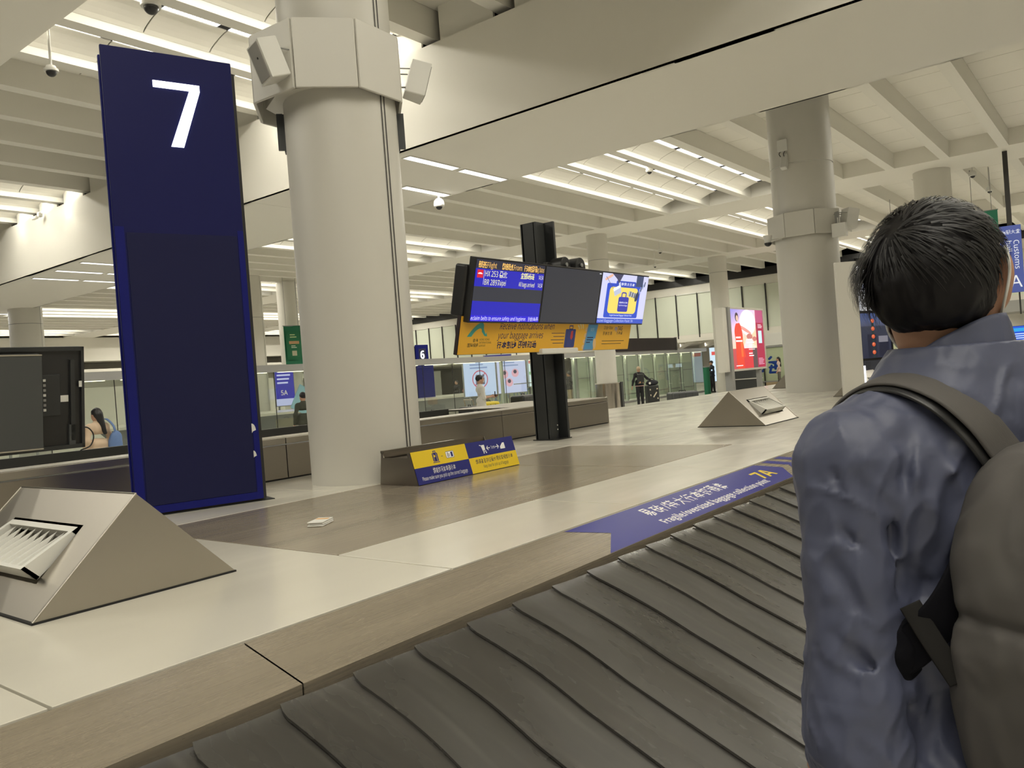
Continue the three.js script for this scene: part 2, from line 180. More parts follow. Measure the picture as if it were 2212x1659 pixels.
// gap walls closing the coffers over the bulkhead fascia
{
  const s = shell('ceiling_bulkhead', 'boxed beam crossing the hall with tube lights in its flat underside'), XA = 9.03, XB = 11.83, Y0 = 5.24, Y1 = 6.69;
  part('fascia', box(XA, Y0, -60, XA + 0.04, Y1, 16), M.paint, s); part('fascia', box(XB - 0.04, Y0, -60, XB, YR + 0.4, 16), M.paint, s);
  for (const [a, b] of [[-60, -12.9], [-12.89, 16]]) part('soffit_panel', box(XA, Y0, a, XB, Y0 + 0.03, b), M.ceil, s);
  part('void_shade_block', box(XA + 0.5, Y0 + 0.1, -60, XB - 0.06, YC + 0.4, 16), M.dark, s);  // solid dark block in place of the shade inside the boxed beam
  for (let k = -9; k <= 38; k++) part('gap_panel', box(XA + 0.1, Y1 - 0.1, zRib(k) - KP + 0.12, XA + 0.14, YC + 0.02, zRib(k) - RIB - 0.03), M.rib, s);
  part('access_plate', box(XA - 0.012, 5.3, -18.2, XA, 5.75, -15.6), M.paint, s);
  const fg = [box(-0.6, -0.004, -0.1, 0.6, 0.012, -0.082), box(-0.6, -0.004, 0.082, 0.6, 0.012, 0.1), box(-0.6, -0.004, -0.082, -0.585, 0.012, 0.082), box(0.585, -0.004, -0.082, 0.6, 0.012, 0.082)], dg = box(-0.585, 0, -0.082, 0.585, 0.008, 0.082), lg = merge([...Array(22)].map((_, q) => { const u = -0.56 + q * 0.053; return quad([u - 0.02, -0.003, -0.075], [u + 0.01, -0.003, 0.075], [u + 0.018, -0.003, 0.075], [u - 0.012, -0.003, -0.075]); }));
  let proto;
  for (const k of [4, 5, 6, 12, 13, 14, 20, 21, 22]) for (const j of [0, 1]) {
    const label = { '4,0': 'recessed tube light in the bulkhead underside, nearest to the white column at upper left', '4,1': 'recessed tube light in the bulkhead underside, right-hand one of the front pair', '5,1': 'recessed tube light in the bulkhead underside, just above the round camera' }[k + ',' + j] || ['front', 'middle', 'rear'][k % 8 - 4] + ' ' + (j ? 'inner' : 'outer') + ' recessed tube light of the ' + (k < 8 ? 'trio behind the white column' : k < 16 ? 'trio left of the blue sign' : 'farthest trio') + ' under the bulkhead';
    const t = proto ? proto.clone() : thing('recessed_light', label, 'light', [0, 0, 0], 0, 'recessed lights in the bulkhead');
    if (proto) { t.name = numbered('recessed_light'); scene.add(t); t.userData.label = label; } else { proto = t; part('frame', fg, M.white, t); part('louvre', lg, M.white, part('diffuser', dg, M.tube, t)); }
    t.position.set(9.83 + j * 1.32, Y0 - 0.012, zMid(k) - 0.05);
    area(1.15, 0.16, 9.83 + j * 1.32, Y0 - 0.025, zMid(k) - 0.05, [0, -1, 0], SOFFIT_LIGHT, COOL);
  }
  // spotlights in the lit coffers washing the fascia
  for (const k of [4, 5, 6, 12, 13, 14, 20, 21, 22]) {
    const p = [XA - 0.26, YC - 0.13, zMid(k)], t = thing('spotlight', ['front', 'middle', 'rear'][k % 8 - 4] + ' small ceiling spotlight washing the fascia ' + (k < 8 ? 'behind the white column' : k < 16 ? 'left of the blue sign' : 'in the farthest group'), 'spotlight', p, 0, 'fascia spotlights');
    part('can', [cyl(0.045, 0.045, 0.13, 0, 0, 0, 20)], M.white, t); part('lens', [cyl(0.038, 0.038, 0.004, 0, -0.006, 0, 20)], M.warmGlow, t);
    const l = new THREE.SpotLight(new THREE.Color(1, 0.93, 0.74), SPOT_LIGHT, 12, 0.42, 0.6); l.position.set(p[0], p[1] - 0.02, p[2]); l.target.position.set(p[0] + 0.2, p[1] - 3, p[2]); l.castShadow = true; scene.add(l, l.target);
  }
}

// ---------------------------------------------------------------- columns
function column(name, label, x, z, R, y0, y1, o = {}) {
  const t = thing(name, label, 'column', [x, y0, z]); const H = y1 - y0;
  const rings = o.joints || [];
  let from = 0; for (const j of [...rings, H]) { part('cladding', cyl(R, R, j - from - (j < H ? 0.02 : 0), 0, from, 0, 96), M.column, t); if (j < H) part('joint_ring', cyl(R - 0.012, R - 0.012, 0.03, 0, j - 0.022, 0, 64), o.ringMat || M.grey, t); from = j; }
  for (const a of o.seams || []) { const c = Math.cos(a) * R, s = Math.sin(a) * R; part('seam_strip', new THREE.CylinderGeometry(R + 0.004, R + 0.004, H - 0.01, 4, 1, true, Math.PI / 2 - a - 0.012, 0.024).translate(0, H / 2, 0), M.mullion, t); }
  if (o.collar) {
    const [c0, c1, cr] = o.collar, n = 8, a0 = o.collarTurn || 0, [ox, oz] = o.collarShift || [0, 0];
    for (let i = 0; i < n; i++) { const a = a0 + (i + 0.5) * Math.PI * 2 / n, wd = 2 * cr * Math.tan(Math.PI / n) - 0.008, g = rbox(wd, c1 - c0, 0.02, 0.006); g.rotateY(Math.PI / 2 - a); g.translate(Math.cos(a) * cr + ox, (c0 + c1) / 2 - y0, Math.sin(a) * cr + oz); part('collar_panel', g, M.column, t); }
    part('collar_core', cyl(cr * 0.9, cr * 0.9, c1 - c0 - 0.12, ox, c0 - y0 + 0.04, oz, 8), M.column, t);
  }
  return t;
}
const COL1 = column('column', 'large round cream column on the carousel with an octagonal collar and two speakers', 3.65, -4.14, 0.371, 1.0, 6.8, { collar: [3.47, 3.9, 0.465], collarTurn: 0.33, collarShift: [-0.042, -0.054], seams: [1.52, 1.44] });
const COL2 = column('column', 'round cream column with a belt ring, octagonal collar and cameras, right of the red advertisement', 13.8, -4.3, 0.5, 1.0, 6.8, { joints: [3.76], ringMat: M.white, collar: [3.55, 3.95, 0.56], collarTurn: 0.25 });
column('column', 'slim round column behind the flight display, its foot wrapped in steel', 26.5, -16.1, 0.394, 0, 6.8, { joints: [5.83], seams: [0.55] });
column('column', 'round cream column behind the red advertisement board', 37.9, -16.2, 0.44, 0, 6.8, { joints: [6.03], seams: [0.5] });
column('column', 'round column at far left above the black monitor', 11.73, -30.3, 0.52, 0, 6.8, { joints: [4.72], seams: [0.95] });
column('column', 'round column half hidden behind the right edge of the blue sign', 20.55, -30, 0.5, 0, 6.8, { joints: [5.02], seams: [1.1] });
column('column', 'round column behind the green hanging banner', 23.2, -31, 0.45, 0, 6.8, { seams: [1.1] });
column('column', 'short visible stretch of round column above the head of the man', 26.9, -4.6, 0.5, 0, 6.8, {});

// ---------------------------------------------------------------- baggage carousel
{
  const t = thing('baggage_carousel', 'baggage carousel with cream deck panels, brushed steel kerb and overlapping black rubber plates', 'baggage carousel', [0, 0, 0]);
  const YD = 1.0, TH = 0.02;
  part('deck_base', box(-8, 0.3, -6.62, 22, YD - TH - 0.004, -1.8), M.dark, t);
  // top panels: rows across z, seams every 1.22 m
  const xs = []; for (let x = 0.68 - 1.22 * 7; x < 22; x += 1.22) xs.push(x);
  const gap = 0.004, pan = (x0, x1, z0, z1, m, name = 'deck_panel') => part(name, (() => { const g = new RoundedBoxGeometry(x1 - x0 - 2 * gap, TH, z1 - z0 - 2 * gap, 1, 0.002); const p = g.attributes.position, uv = g.attributes.uv; g.translate((x0 + x1) / 2, YD - TH / 2, (z0 + z1) / 2); for (let i = 0; i < uv.count; i++) uv.setXY(i, p.getX(i) * 0.35, p.getZ(i) * 1.1); return g; })(), m, t);
  for (let i = 0; i + 1 < xs.length; i++) {
    const a = xs[i], b = xs[i + 1], mid = (a + b) / 2, steel = mid > 1.9 && mid < 5.6;
    if (mid < -1 || mid > 20) continue;
    if (steel) { pan(a, b, -2.36, -1.785, M.deck); pan(a, b, -3.78, -2.36, M.plate, 'deck_plate'); pan(a, b, -6.62, -3.78, M.deck); }
    else { pan(a, b, -3.3, -1.785, M.deck); pan(a, b, -6.62, -3.3, M.deck); }
  }
  part('deck_sheet', [box(-8, YD - TH, -6.62, xs.find((x) => x > -1.7) , YD, -1.785), box(20.3, YD - TH, -6.62, 22, YD, -1.785)], M.deck, t);
  // kerb sloping from the deck to the belt
  const kx0 = -8, kx1 = 22, kz0 = -1.778, kz1 = -1.55, ky1 = 0.937;
  const slope = (x0, x1, z0, y0, z1, y1) => { const g = quad([x0, y1, z1], [x1, y1, z1], [x1, y0, z0], [x0, y0, z0]), uv = g.attributes.uv, p = g.attributes.position; for (let i = 0; i < uv.count; i++) uv.setXY(i, p.getX(i) * 0.4, p.getZ(i) * 2.6); return g; };
  for (const [a, b] of [[kx0, 1.12], [1.125, 4.9], [4.905, kx1]]) part('kerb', [slope(a, b, kz0, 0.998, kz1, ky1), box(a, ky1 - 0.05, kz1 - 0.004, b, ky1, kz1), box(a, 0.9, kz0, b, 0.997, kz0 + 0.003)], M.kerb, t);
  // blue direction sticker on the kerb
  const L0 = 2.49, L1 = 5.15, nrm = Math.hypot(kz1 - kz0, 0.998 - ky1);
  const art = canvas(2048, 256, (g, w, h) => {
    const X = (x) => (x - L0) / (L1 - L0) * w, blue = '#26298c';
    g.clearRect(0, 0, w, h); g.fillStyle = blue;
    const poly = (p) => { g.beginPath(); p.forEach(([x, y], i) => (i ? g.lineTo(X(x), y * h) : g.moveTo(X(x), y * h))); g.closePath(); g.fill(); };
    poly([[2.52, 0], [4.45, 0], [4.6, 0.5], [4.45, 1], [2.49, 1], [2.68, 0.5]]);
    for (const a of [4.56, 4.76]) poly([[a, 0], [a + 0.1, 0], [a + 0.25, 0.5], [a + 0.1, 1], [a, 1], [a + 0.15, 0.5]]);
    fit(g, '易碎/特大行李認領處', X(3.02), X(3.86), h * 0.13, h * 0.4, '#f4f2ee', { pen: h * 0.036 }); fit(g, 'Fragile/oversized baggage collection point', X(3.0), X(4.2), h * 0.62, h * 0.27, '#f4f2ee', { bold: true });
    fit(g, '7A', X(4.2), X(4.42), h * 0.2, h * 0.56, '#f2d431', { bold: true });
  });
  const sg = slope(L0, L1, kz0 + 0.006, 0.9985 - 0.0016 + 0.0005, kz1 - 0.002, ky1 + 0.0012), uv = sg.attributes.uv; [[0, 0], [1, 0], [1, 1], [0, 0], [1, 1], [0, 1]].forEach((v, i) => uv.setXY(i, ...v));
  part('direction_sticker', sg, new THREE.MeshStandardMaterial({ map: art, transparent: true, alphaTest: 0.5, roughness: 0.35 }), t, 'dark blue arrow sticker with white lettering and yellow 7A');
  // belt: crescent rubber plates, each lapping over the next
  const wear = noiseTex(512, 512, (u, v) => { const s = Math.max(0, tile(u, v, 5, 34, 21) - 0.1) * 0.9 + 0.4 * Math.max(0, tile(u, v, 3, 5, 4)); const k = 0.2 + 0.07 * tile(u, v, 3, 3, 2) + 0.2 * s; return [k * 1.04, k, k * 0.94]; });
  const wearR = noiseTex(512, 512, (u, v) => 0.55 - 0.2 * tile(u, v, 4, 24, 7) - 0.35 * tile(u, v, 3, 4, 14) - 0.1 * tile(u, v, 40, 60, 3)), wearB = noiseTex(512, 512, (u, v) => 0.5 + 0.2 * tile(u, v, 8, 40, 31) + 0.35 * tile(u, v, 5, 5, 33) + 0.2 * tile(u, v, 40, 40, 6));
  const mats = [0, 1, 2, 3].map((i) => { const [a, b, c] = [wear, wearR, wearB].map((x) => { const y = x.clone(); y.offset.set(i * 0.29, i * 0.41); y.needsUpdate = true; return y; }); const m = new THREE.MeshPhysicalMaterial({ map: a, roughnessMap: b, roughness: 0.54, bumpMap: c, bumpScale: 0.0009, specularIntensity: 1 }); m.color.setRGB(0.27, 0.265, 0.255); return m; });
  const W = 1.02, NZ = 40, NX = 12, PX = 0.206, OV = 0.045;
  function plateGeo(v) {
    const pos = [], uvs = [], idx = [], edge = (s) => 0.014 * Math.sin(Math.min(1, s / 0.4) * Math.PI) * (s < 0.4 ? 1 : 0) - 0.075 * Math.max(0, s - 0.25) ** 1.3;
    const Y = (s, u) => 0.93 - 0.4 * s - 0.004 + 0.011 * (1 - u) + 0.0014 * Math.sin(s * 9 + v * 2) * u * (1 - u) * 4 + 0.0022 * nz(s * 3, u * 1.4, v * 5) - (s < 0.05 ? (0.05 - s) ** 2 * 3 : 0);
    for (let j = 0; j <= NZ; j++) for (let i = 0; i <= NX; i++) { const s = j / NZ * W, u = i / NX, r = s < 0.04 ? (0.04 - s) * 0.6 : 0; pos.push(edge(s) + r * (1 - u) - (1 - u) * 0 + u * (PX + OV), Y(s, u), -1.515 + s); uvs.push(s * 0.75 + v * 0.21, u * 0.24 + v * 0.33); }
    const top = pos.length / 3;
    for (let j = 0; j <= NZ; j++) { const s = j / NZ * W, r = s < 0.04 ? (0.04 - s) * 0.6 : 0; for (const d of [0, 0.0075]) { pos.push(edge(s) + r, Y(s, 0) - d - (d ? 0 : 0.0005), -1.515 + s); uvs.push(s * 0.75, d); } }
    for (let j = 0; j < NZ; j++) for (let i = 0; i < NX; i++) { const a = j * (NX + 1) + i, b = a + 1, c = a + NX + 1, d = c + 1; idx.push(a, c, b, b, c, d); }
    for (let j = 0; j < NZ; j++) { const a = top + j * 2; idx.push(a, a + 1, a + 2, a + 2, a + 1, a + 3); }
    const g = new THREE.BufferGeometry(); g.setAttribute('position', new THREE.Float32BufferAttribute(pos, 3)); g.setAttribute('uv', new THREE.Float32BufferAttribute(uvs, 2)); g.setIndex(idx); g.computeVertexNormals(); return g;
  }
  const pg = [0, 1, 2, 3, 4, 5].map(plateGeo);
  for (let i = -8; i < 46; i++) part('belt_plate', pg[((i % 6) + 6) % 6], mats[((i * 7) % 4 + 4) % 4], t).position.x = 1.216 + (i - 1) * PX;
  part('belt_bed', slope(-3, 12, -1.56, 0.905, -0.47, 0.46), M.dark, t);
  part('outer_kerb', [box(-3, 0.4, -0.5, 12, 0.5, -0.45), box(-3, 0, -0.47, 12, 0.4, -0.45)], M.steelDark, t);
  part('infeed_side', [box(-8, 0, -6.66, 22, 0.98, -6.62)], M.steel, t);
}
// raised steel box at the back of the deck
{
  const t = thing('infeed_cover', 'long low stainless steel box standing on the carousel deck behind the columns', 'steel box', [0, 1.0, -4.84]);
  const xs = [-4, -1.2, 1.6, 3.52, 6.0, 7.95];
  for (let i = 0; i + 1 < xs.length; i++) { part('side_panel', rbox(xs[i + 1] - xs[i] - 0.006, 0.235, 0.03, 0.004, (xs[i] + xs[i + 1]) / 2, 0.128, -0.016), M.steelDark, t); part('cap_rail', rbox(xs[i + 1] - xs[i] - 0.006, 0.045, 0.03, 0.004, (xs[i] + xs[i + 1]) / 2, 0.275, -0.016), M.steel, t); }
  part('end_panel', rbox(0.03, 0.3, 1.2, 0.004, 7.95, 0.15, -0.61), M.steel, t);
  part('skirting', box(-4, 0, -0.03, 7.93, 0.012, -0.008), M.dark, t);
  part('front_lip', box(-4, 0.285, -0.28, 7.96, 0.3, -0.03), M.steel, t);
  part('trough', [box(-4, 0.17, -1.15, 6.5, 0.19, -0.28), box(-4, 0.19, -1.2, 6.5, 0.315, -1.15)], M.rubber, t);
  part('top_sheet', box(6.5, 0.285, -1.22, 7.96, 0.3, -0.28), M.steel, t);
  part('core', box(-4, 0.02, -1.2, 7.9, 0.17, -0.04), M.dark, t);
}
// ---------------------------------------------------------------- louvred steel wedges
function wedge(label, x, z, turn, L = 0.88) {
  const t = thing('vent_wedge', label, 'vent', [x, 1.0, z], turn), hw = 0.325, H = 0.325;  // ridge along local z, louvre on the -x face
  const face = (a, b, c, d) => quad(a, b, c, d), h = L / 2, nl = Math.hypot(hw, H);
  const at = (u, v, out) => [-hw + (u / nl) * hw - out * H / nl, (u / nl) * H + out * hw / nl, v];     // u up the slope, v along, out of the face
  const tri = (zz, s) => { const sh = new THREE.Shape(); sh.moveTo(-hw, 0.006); sh.lineTo(hw, 0.006); sh.lineTo(0, H); sh.closePath(); const g = new THREE.ExtrudeGeometry(sh, { depth: 0.012, bevelEnabled: false }); g.translate(0, 0, zz - (s > 0 ? 0.012 : 0)); return g; };
  part('end_plate', tri(h, 1), M.steel, t); part('end_plate', tri(-h, -1), M.steel, t);
  const u0 = 0.115, u1 = 0.33, v0 = -h + 0.17, v1 = h - 0.17, F = (a, b, c, d, o = 0) => face(at(a, d, o), at(a, c, o), at(b, c, o), at(b, d, o));
  part('louvre_face', [F(0.008, u0, -h, h), F(u1, nl, -h, h), F(u0, u1, -h, v0), F(u0, u1, v1, h)].map((g) => g), M.steel, t);
  part('back_face', face([hw, 0.006, -h], [hw, 0.006, h], [0, H, h], [0, H, -h]), M.steel, t);
  part('opening', F(u0 - 0.01, u1 + 0.01, v0 - 0.01, v1 + 0.01, -0.06), M.steel, t);
  part('ridge_edge', [rod([0, H, -h], [0, H, h], 0.003), rod([-hw, 0.006, h], [0, H, h], 0.003), rod([-hw, 0.006, -h], [0, H, -h], 0.003)], M.steel, t);
  part('base_gap', box(-hw - 0.004, 0, -h - 0.004, hw + 0.004, 0.006, h + 0.004), M.dark, t);
  // white louvre frame tilted out at the bottom
  const fr = (a, b, c, d, o0, o1, o2, o3) => { const P = [at(a, c, o0), at(a, d, o0), at(b, d, o1), at(b, c, o1)], Q = [at(a, c, o0 - o2), at(a, d, o0 - o2), at(b, d, o1 - o3), at(b, c, o1 - o3)]; return merge([quad(P[0], P[1], P[2], P[3]), quad(Q[0], Q[1], Q[2], Q[3]), quad(P[0], P[1], Q[1], Q[0]), quad(P[1], P[2], Q[2], Q[1]), quad(P[2], P[3], Q[3], Q[2]), quad(P[3], P[0], Q[0], Q[3])]); };
  const wht = M.white, a0 = u0 + 0.012, a1 = u1 - 0.012, o0 = 0.062, o1 = 0.006;
  part('frame_rail', fr(a0, a0 + 0.012, v0 + 0.012, v1 - 0.012, o0, o0 - 0.003, 0.06, 0.06), wht, t); part('frame_rail', fr(a1 - 0.022, a1, v0 + 0.012, v1 - 0.012, o1 + 0.006, o1, 0.03, 0.03), wht, t);
  for (const s of [0, 1]) { const c = s ? v1 - 0.034 : v0 + 0.012; part('frame_stile', fr(a0, a1, c, c + 0.022, o0, o1, 0.06, 0.03), wht, t); }
  const nb = 8; for (let i = 0; i < nb; i++) { const c = v0 + 0.05 + (v1 - v0 - 0.1) * (i + 0.5) / nb, wd = (v1 - v0 - 0.1) / nb * 0.48, A = at(a0 + 0.012, c - wd, 0.05), B = at(a0 + 0.012, c + wd, 0.012), C = at(a1 - 0.024, c + wd * 0.3, 0.006), D = at(a0 + 0.012, c + wd * 0.5, 0.056), E2 = at(a0 + 0.03, c - wd, -0.03); part('louvre_blade', [quad(A, D, C, C), quad(D, B, C, C), quad(A, C, E2, E2)], wht, t); }
  return t;
}
wedge('steel louvred wedge in the near left corner of the deck', 1.255, -2.96, 0);
wedge('steel louvred wedge standing before the red advertisement', 7.495, -3.0, Math.PI / 2);
wedge('small steel wedge half hidden behind the second column on its left side', 16.1, -5.42, Math.PI / 2);
wedge('small steel wedge right of the second column, close to the man', 12.06, -3.08, Math.PI / 2);
// ---------------------------------------------------------------- folded paper slip
{
  const t = thing('paper_slip', 'small folded white paper packet lying on the steel deck plate', 'paper', [2.32, 1.0, -2.98], 0.5);
  part('folded_sheet', [rbox(0.13, 0.006, 0.075, 0.0025, 0, 0.004, 0), rbox(0.126, 0.006, 0.07, 0.0025, 0.002, 0.0115, 0.002), rbox(0.128, 0.005, 0.072, 0.002, -0.001, 0.019, 0)], mat(0.85, 0.84, 0.8, 0.5), t);
  part('orange_mark', box(0.012, 0.0216, -0.03, 0.04, 0.0221, 0.03), mat(0.8, 0.45, 0.16, 0.5), t);
}

// ---------------------------------------------------------------- tall blue number sign
{
  const t = thing('number_sign', 'tall dark blue totem sign with a glowing white 7 standing on the carousel', 'sign', [2.4405, 1.0, -4.16], -0.3157), W = 0.683, H = 2.525;
  part('front_panel', rbox(W, H, 0.022, 0.006, 0, H / 2 + 0.012, 0), M.navy, t);
  part('core', box(-W / 2 + 0.012, 0, -0.075, W / 2 - 0.004, H - 0.02, -0.011), mat(0.05, 0.04, 0.03, 0.35, 0.6), t);
  part('back_panel', rbox(W, H - 0.03, 0.024, 0.006, 0, H / 2 + 0.005, -0.09), M.navyEdge, t);
  part('edge_trim', box(W / 2 - 0.01, 0.01, -0.06, W / 2 + 0.026, H - 0.035, -0.03), M.black, t);
  part('lower_screen', [rbox(W - 0.1, H * 0.585, 0.006, 0.002, 0.008, H * 0.315, 0.0125)], mat(0.013, 0.015, 0.062, 0.4, 0, { specularIntensity: 0.35 }), t);
  part('border_strip', [box(-W / 2 + 0.004, 0.016, 0.011, -W / 2 + 0.05, H * 0.62, 0.0135), box(W / 2 - 0.036, 0.016, 0.011, W / 2 - 0.004, H * 0.62, 0.0135), box(-W / 2 + 0.004, 0.014, 0.0108, W / 2 - 0.004, 0.055, 0.0132)], M.navyEdge, t);
  const d = new THREE.Shape(), x0 = -0.09, x1 = 0.155, y1 = H * 0.942, y0 = H * 0.8, b = 0.037;
  d.moveTo(x0, y1); d.lineTo(x1, y1); d.lineTo(x1, y1 - b); d.lineTo(x0 + 0.138, y0); d.lineTo(x0 + 0.072, y0); d.lineTo(x1 - 0.056, y1 - b); d.lineTo(x0, y1 - b); d.closePath();
  const g = new THREE.ExtrudeGeometry(d, { depth: 0.004, bevelEnabled: false }); g.translate(0, 0, 0.0115); part('numeral', g, glow(0.95, 0.98, 1, 3.2), t);
  area(0.2, 0.3, 2.4405 - 0.01, 1 + H * 0.87, -4.16 + 0.07, [-0.31, 0, 0.95], 3, COOL);
  for (const [x, y, s] of [[0.305, 0.42, 1], [0.302, 0.27, 0.8]]) { const sh = new THREE.Shape(); sh.moveTo(-0.012 * s, -0.035 * s); sh.lineTo(0.0, -0.015 * s); sh.lineTo(0.018 * s, -0.008 * s); sh.quadraticCurveTo(0.012 * s, 0.035 * s, -0.01 * s, 0.03 * s); sh.lineTo(-0.014 * s, 0); sh.closePath(); const q = new THREE.ExtrudeGeometry(sh, { depth: 0.0006, bevelEnabled: false }); q.translate(x, y, 0.0137); part('sticker_scrap', q, M.white, t, 'torn white sticker remnant'); }
  part('slot', [box(-W / 2 - 0.03, 0, -0.13, W / 2 + 0.06, 0.004, 0.016)], M.dark, t);
}
// ---------------------------------------------------------------- wedge notice with yellow and blue panels
{
  const x0 = 3.39, x1 = 4.375, Wd = x1 - x0, t = thing('notice_block', 'low steel trough block with a yellow and blue notice about picking up baggage', 'notice', [x0, 1.0, -3.575]), zf = 0.165, zb = -0.165, H = 0.2;
  const side = (x) => { const s = new THREE.Shape(); s.moveTo(zb, 0); s.lineTo(zf, 0); s.lineTo(zf - 0.055, H * 0.985); s.lineTo(zf - 0.08, H * 0.985); s.lineTo(zf - 0.075, H * 0.84); s.lineTo(zb + 0.045, H * 0.84); s.lineTo(zb + 0.035, H); s.lineTo(zb + 0.025, H); s.closePath(); const g = new THREE.ExtrudeGeometry(s, { depth: 0.008, bevelEnabled: false }); g.rotateY(-Math.PI / 2); g.translate(x + 0.008, 0, 0); return g; };
  part('end_plate', side(0), M.steelDark, t); part('end_plate', side(Wd - 0.008), M.steelDark, t);
  part('tray', box(0.008, H * 0.78, zb + 0.045, Wd - 0.008, H * 0.8, zf - 0.07), M.steelDark, t);
  part('back_plate', quad([Wd, 0.002, zb], [0, 0.002, zb], [0, H * 1.04, zb + 0.035], [Wd, H * 1.04, zb + 0.035]), M.steelDark, t);
  part('back_rail', box(0, H * 0.98, zb + 0.02, Wd * 0.66, H * 1.06, zb + 0.05), M.steel, t);
  const art = canvas(1536, 330, (g, w, h) => {
    const Y = '#f0cf2c', B = '#262a7d'; g.fillStyle = Y; g.fillRect(0, 0, w / 2, h); g.fillStyle = B; g.fillRect(0, h * 0.5, w / 2, h); g.fillStyle = B; g.fillRect(w / 2, 0, w, h); g.fillStyle = Y; g.fillRect(w / 2, h * 0.5, w, h);
    const m = w / 4; // suitcase, dash, tag
    g.fillStyle = B; g.beginPath(); g.roundRect(m - 110, 42, 74, 86, 8); g.fill(); g.fillStyle = Y; g.fillRect(m - 96, 48, 5, 76); g.fillRect(m - 56, 48, 5, 76); g.beginPath(); g.arc(m - 80, 74, 12, 0, 7); g.fill(); g.strokeStyle = B; g.lineWidth = 8; g.strokeRect(m - 88, 24, 30, 18); g.fillStyle = B; g.fillRect(m - 118, 134, 92, 7); g.fillRect(m + 8, 84, 24, 5);
    g.fillStyle = '#fff'; g.beginPath(); g.roundRect(m + 78, 50, 112, 66, 10); g.fill(); g.lineWidth = 4; g.stroke(); g.fillStyle = B; g.fillRect(m + 146, 58, 30, 50); g.fillStyle = '#8a8a9a'; g.fillRect(m + 98, 58, 14, 50); g.fillRect(m + 120, 70, 10, 36);
    fit(g, '請確認沒有拿錯行李', m - 150, m + 168, 186, 62, '#f5f3ea', { pen: 5.5 }); fit(g, 'Please make sure you pick up the correct baggage', 66, w / 2 - 60, 252, 52, '#f5f3ea');
    const c = w * 0.75; g.fillStyle = g.strokeStyle = '#fff'; g.lineWidth = 9; g.beginPath(); g.moveTo(c - 176, 44); g.lineTo(c - 150, 50); g.lineTo(c - 132, 116); g.lineTo(c - 88, 116); g.stroke(); g.fillRect(c - 142, 46, 44, 58); g.beginPath(); g.arc(c - 128, 132, 9, 0, 7); g.arc(c - 92, 132, 9, 0, 7); g.fill();
    const arrow = (x, s) => { g.beginPath(); g.moveTo(x - 26 * s, 88); g.lineTo(x + 26 * s, 88); g.moveTo(x + 4 * s, 64); g.lineTo(x + 27 * s, 88); g.lineTo(x + 4 * s, 112); g.stroke(); }; arrow(c - 44, -1); arrow(c + 96, 1); write(g, '1m', c - 6, 62, 50, '#fff');
    g.beginPath(); g.moveTo(c + 146, 122); g.lineTo(c + 146, 96); g.lineTo(c + 196, 56); g.lineTo(c + 226, 56); g.lineTo(c + 226, 122); g.closePath(); g.fill();
    fit(g, '請保留足夠空間方便旅客提取行李', w / 2 + 90, w - 70, 190, 52, '#34344e', { pen: 4.6 }); fit(g, 'Keep clear for pick up of baggage', w / 2 + 190, w - 170, 252, 46, '#34344e');
  });
  const f = quad([0, 0.004, zf + 0.003], [Wd, 0.004, zf + 0.003], [Wd, H * 1.0, zf - 0.052], [0, H * 1.0, zf - 0.052]); printed(f, art, t, 'notice_panel', 0, 0.35);
  part('panel_back', quad([0, 0.004, zf], [Wd, 0.004, zf], [Wd, H * 0.985, zf - 0.056], [0, H * 0.985, zf - 0.056]), M.steelDark, t);
}
// ---------------------------------------------------------------- flight display on its black post
{
  const t = thing('display_post', 'black twin-channel steel post carrying the flight display', 'post', [6.12, 1.0, -4.4]);
  part('channel', [rbox(0.13, 2.02, 0.03, 0.003, -0.02, 1.01, 0.075), rbox(0.03, 2.02, 0.15, 0.003, -0.07, 1.01, 0), rbox(0.05, 2.02, 0.03, 0.003, -0.06, 1.01, -0.07)], M.charcoal, t);
  part('channel', [rbox(0.03, 2.03, 0.12, 0.003, 0.112, 1.015, 0.1), rbox(0.06, 2.03, 0.03, 0.003, 0.09, 1.015, 0.045)], M.charcoal, t);
  part('web', box(0.03, 0, -0.02, 0.08, 1.97, 0.05), M.black, t);
  part('base_plate', box(-0.11, 0, -0.1, 0.14, 0.008, 0.17), M.black, t);
  for (const y of [0.09, 0.13]) part('screw', cyl(0.006, 0.006, 0.004, 0, 0, 0, 12).rotateX(Math.PI / 2).translate(0.03, y, 0.09), M.white, t);
  part('foot_bar', rbox(0.58, 0.05, 0.07, 0.012, -0.05, 0.815, 0.215), M.white, t, 'short white bar under the banner');
  for (const [x, z] of [[0.08, 0.22], [0.27, 0.26]]) { const s = new THREE.Shape(); s.absarc(0, 0, 0.07, 0, Math.PI); s.lineTo(-0.085, -0.14); s.lineTo(0.085, -0.14); s.closePath(); const g = new THREE.ExtrudeGeometry(s, { depth: 0.12, bevelEnabled: true, bevelSize: 0.008, bevelThickness: 0.008, bevelSegments: 2 }); g.translate(x, 1.6, z - 0.06); const arm = part('tilt_arm', g, M.black, t); part('pivot_bolt', cyl(0.018, 0.018, 0.01, 0, 0, 0, 16).rotateX(Math.PI / 2).translate(x, 1.605, z + 0.07), M.grey, arm); }
  part('arm_bracket', [rbox(0.3, 0.08, 0.05, 0.01, 0.1, 1.6, 0.14)], M.black, t);
}
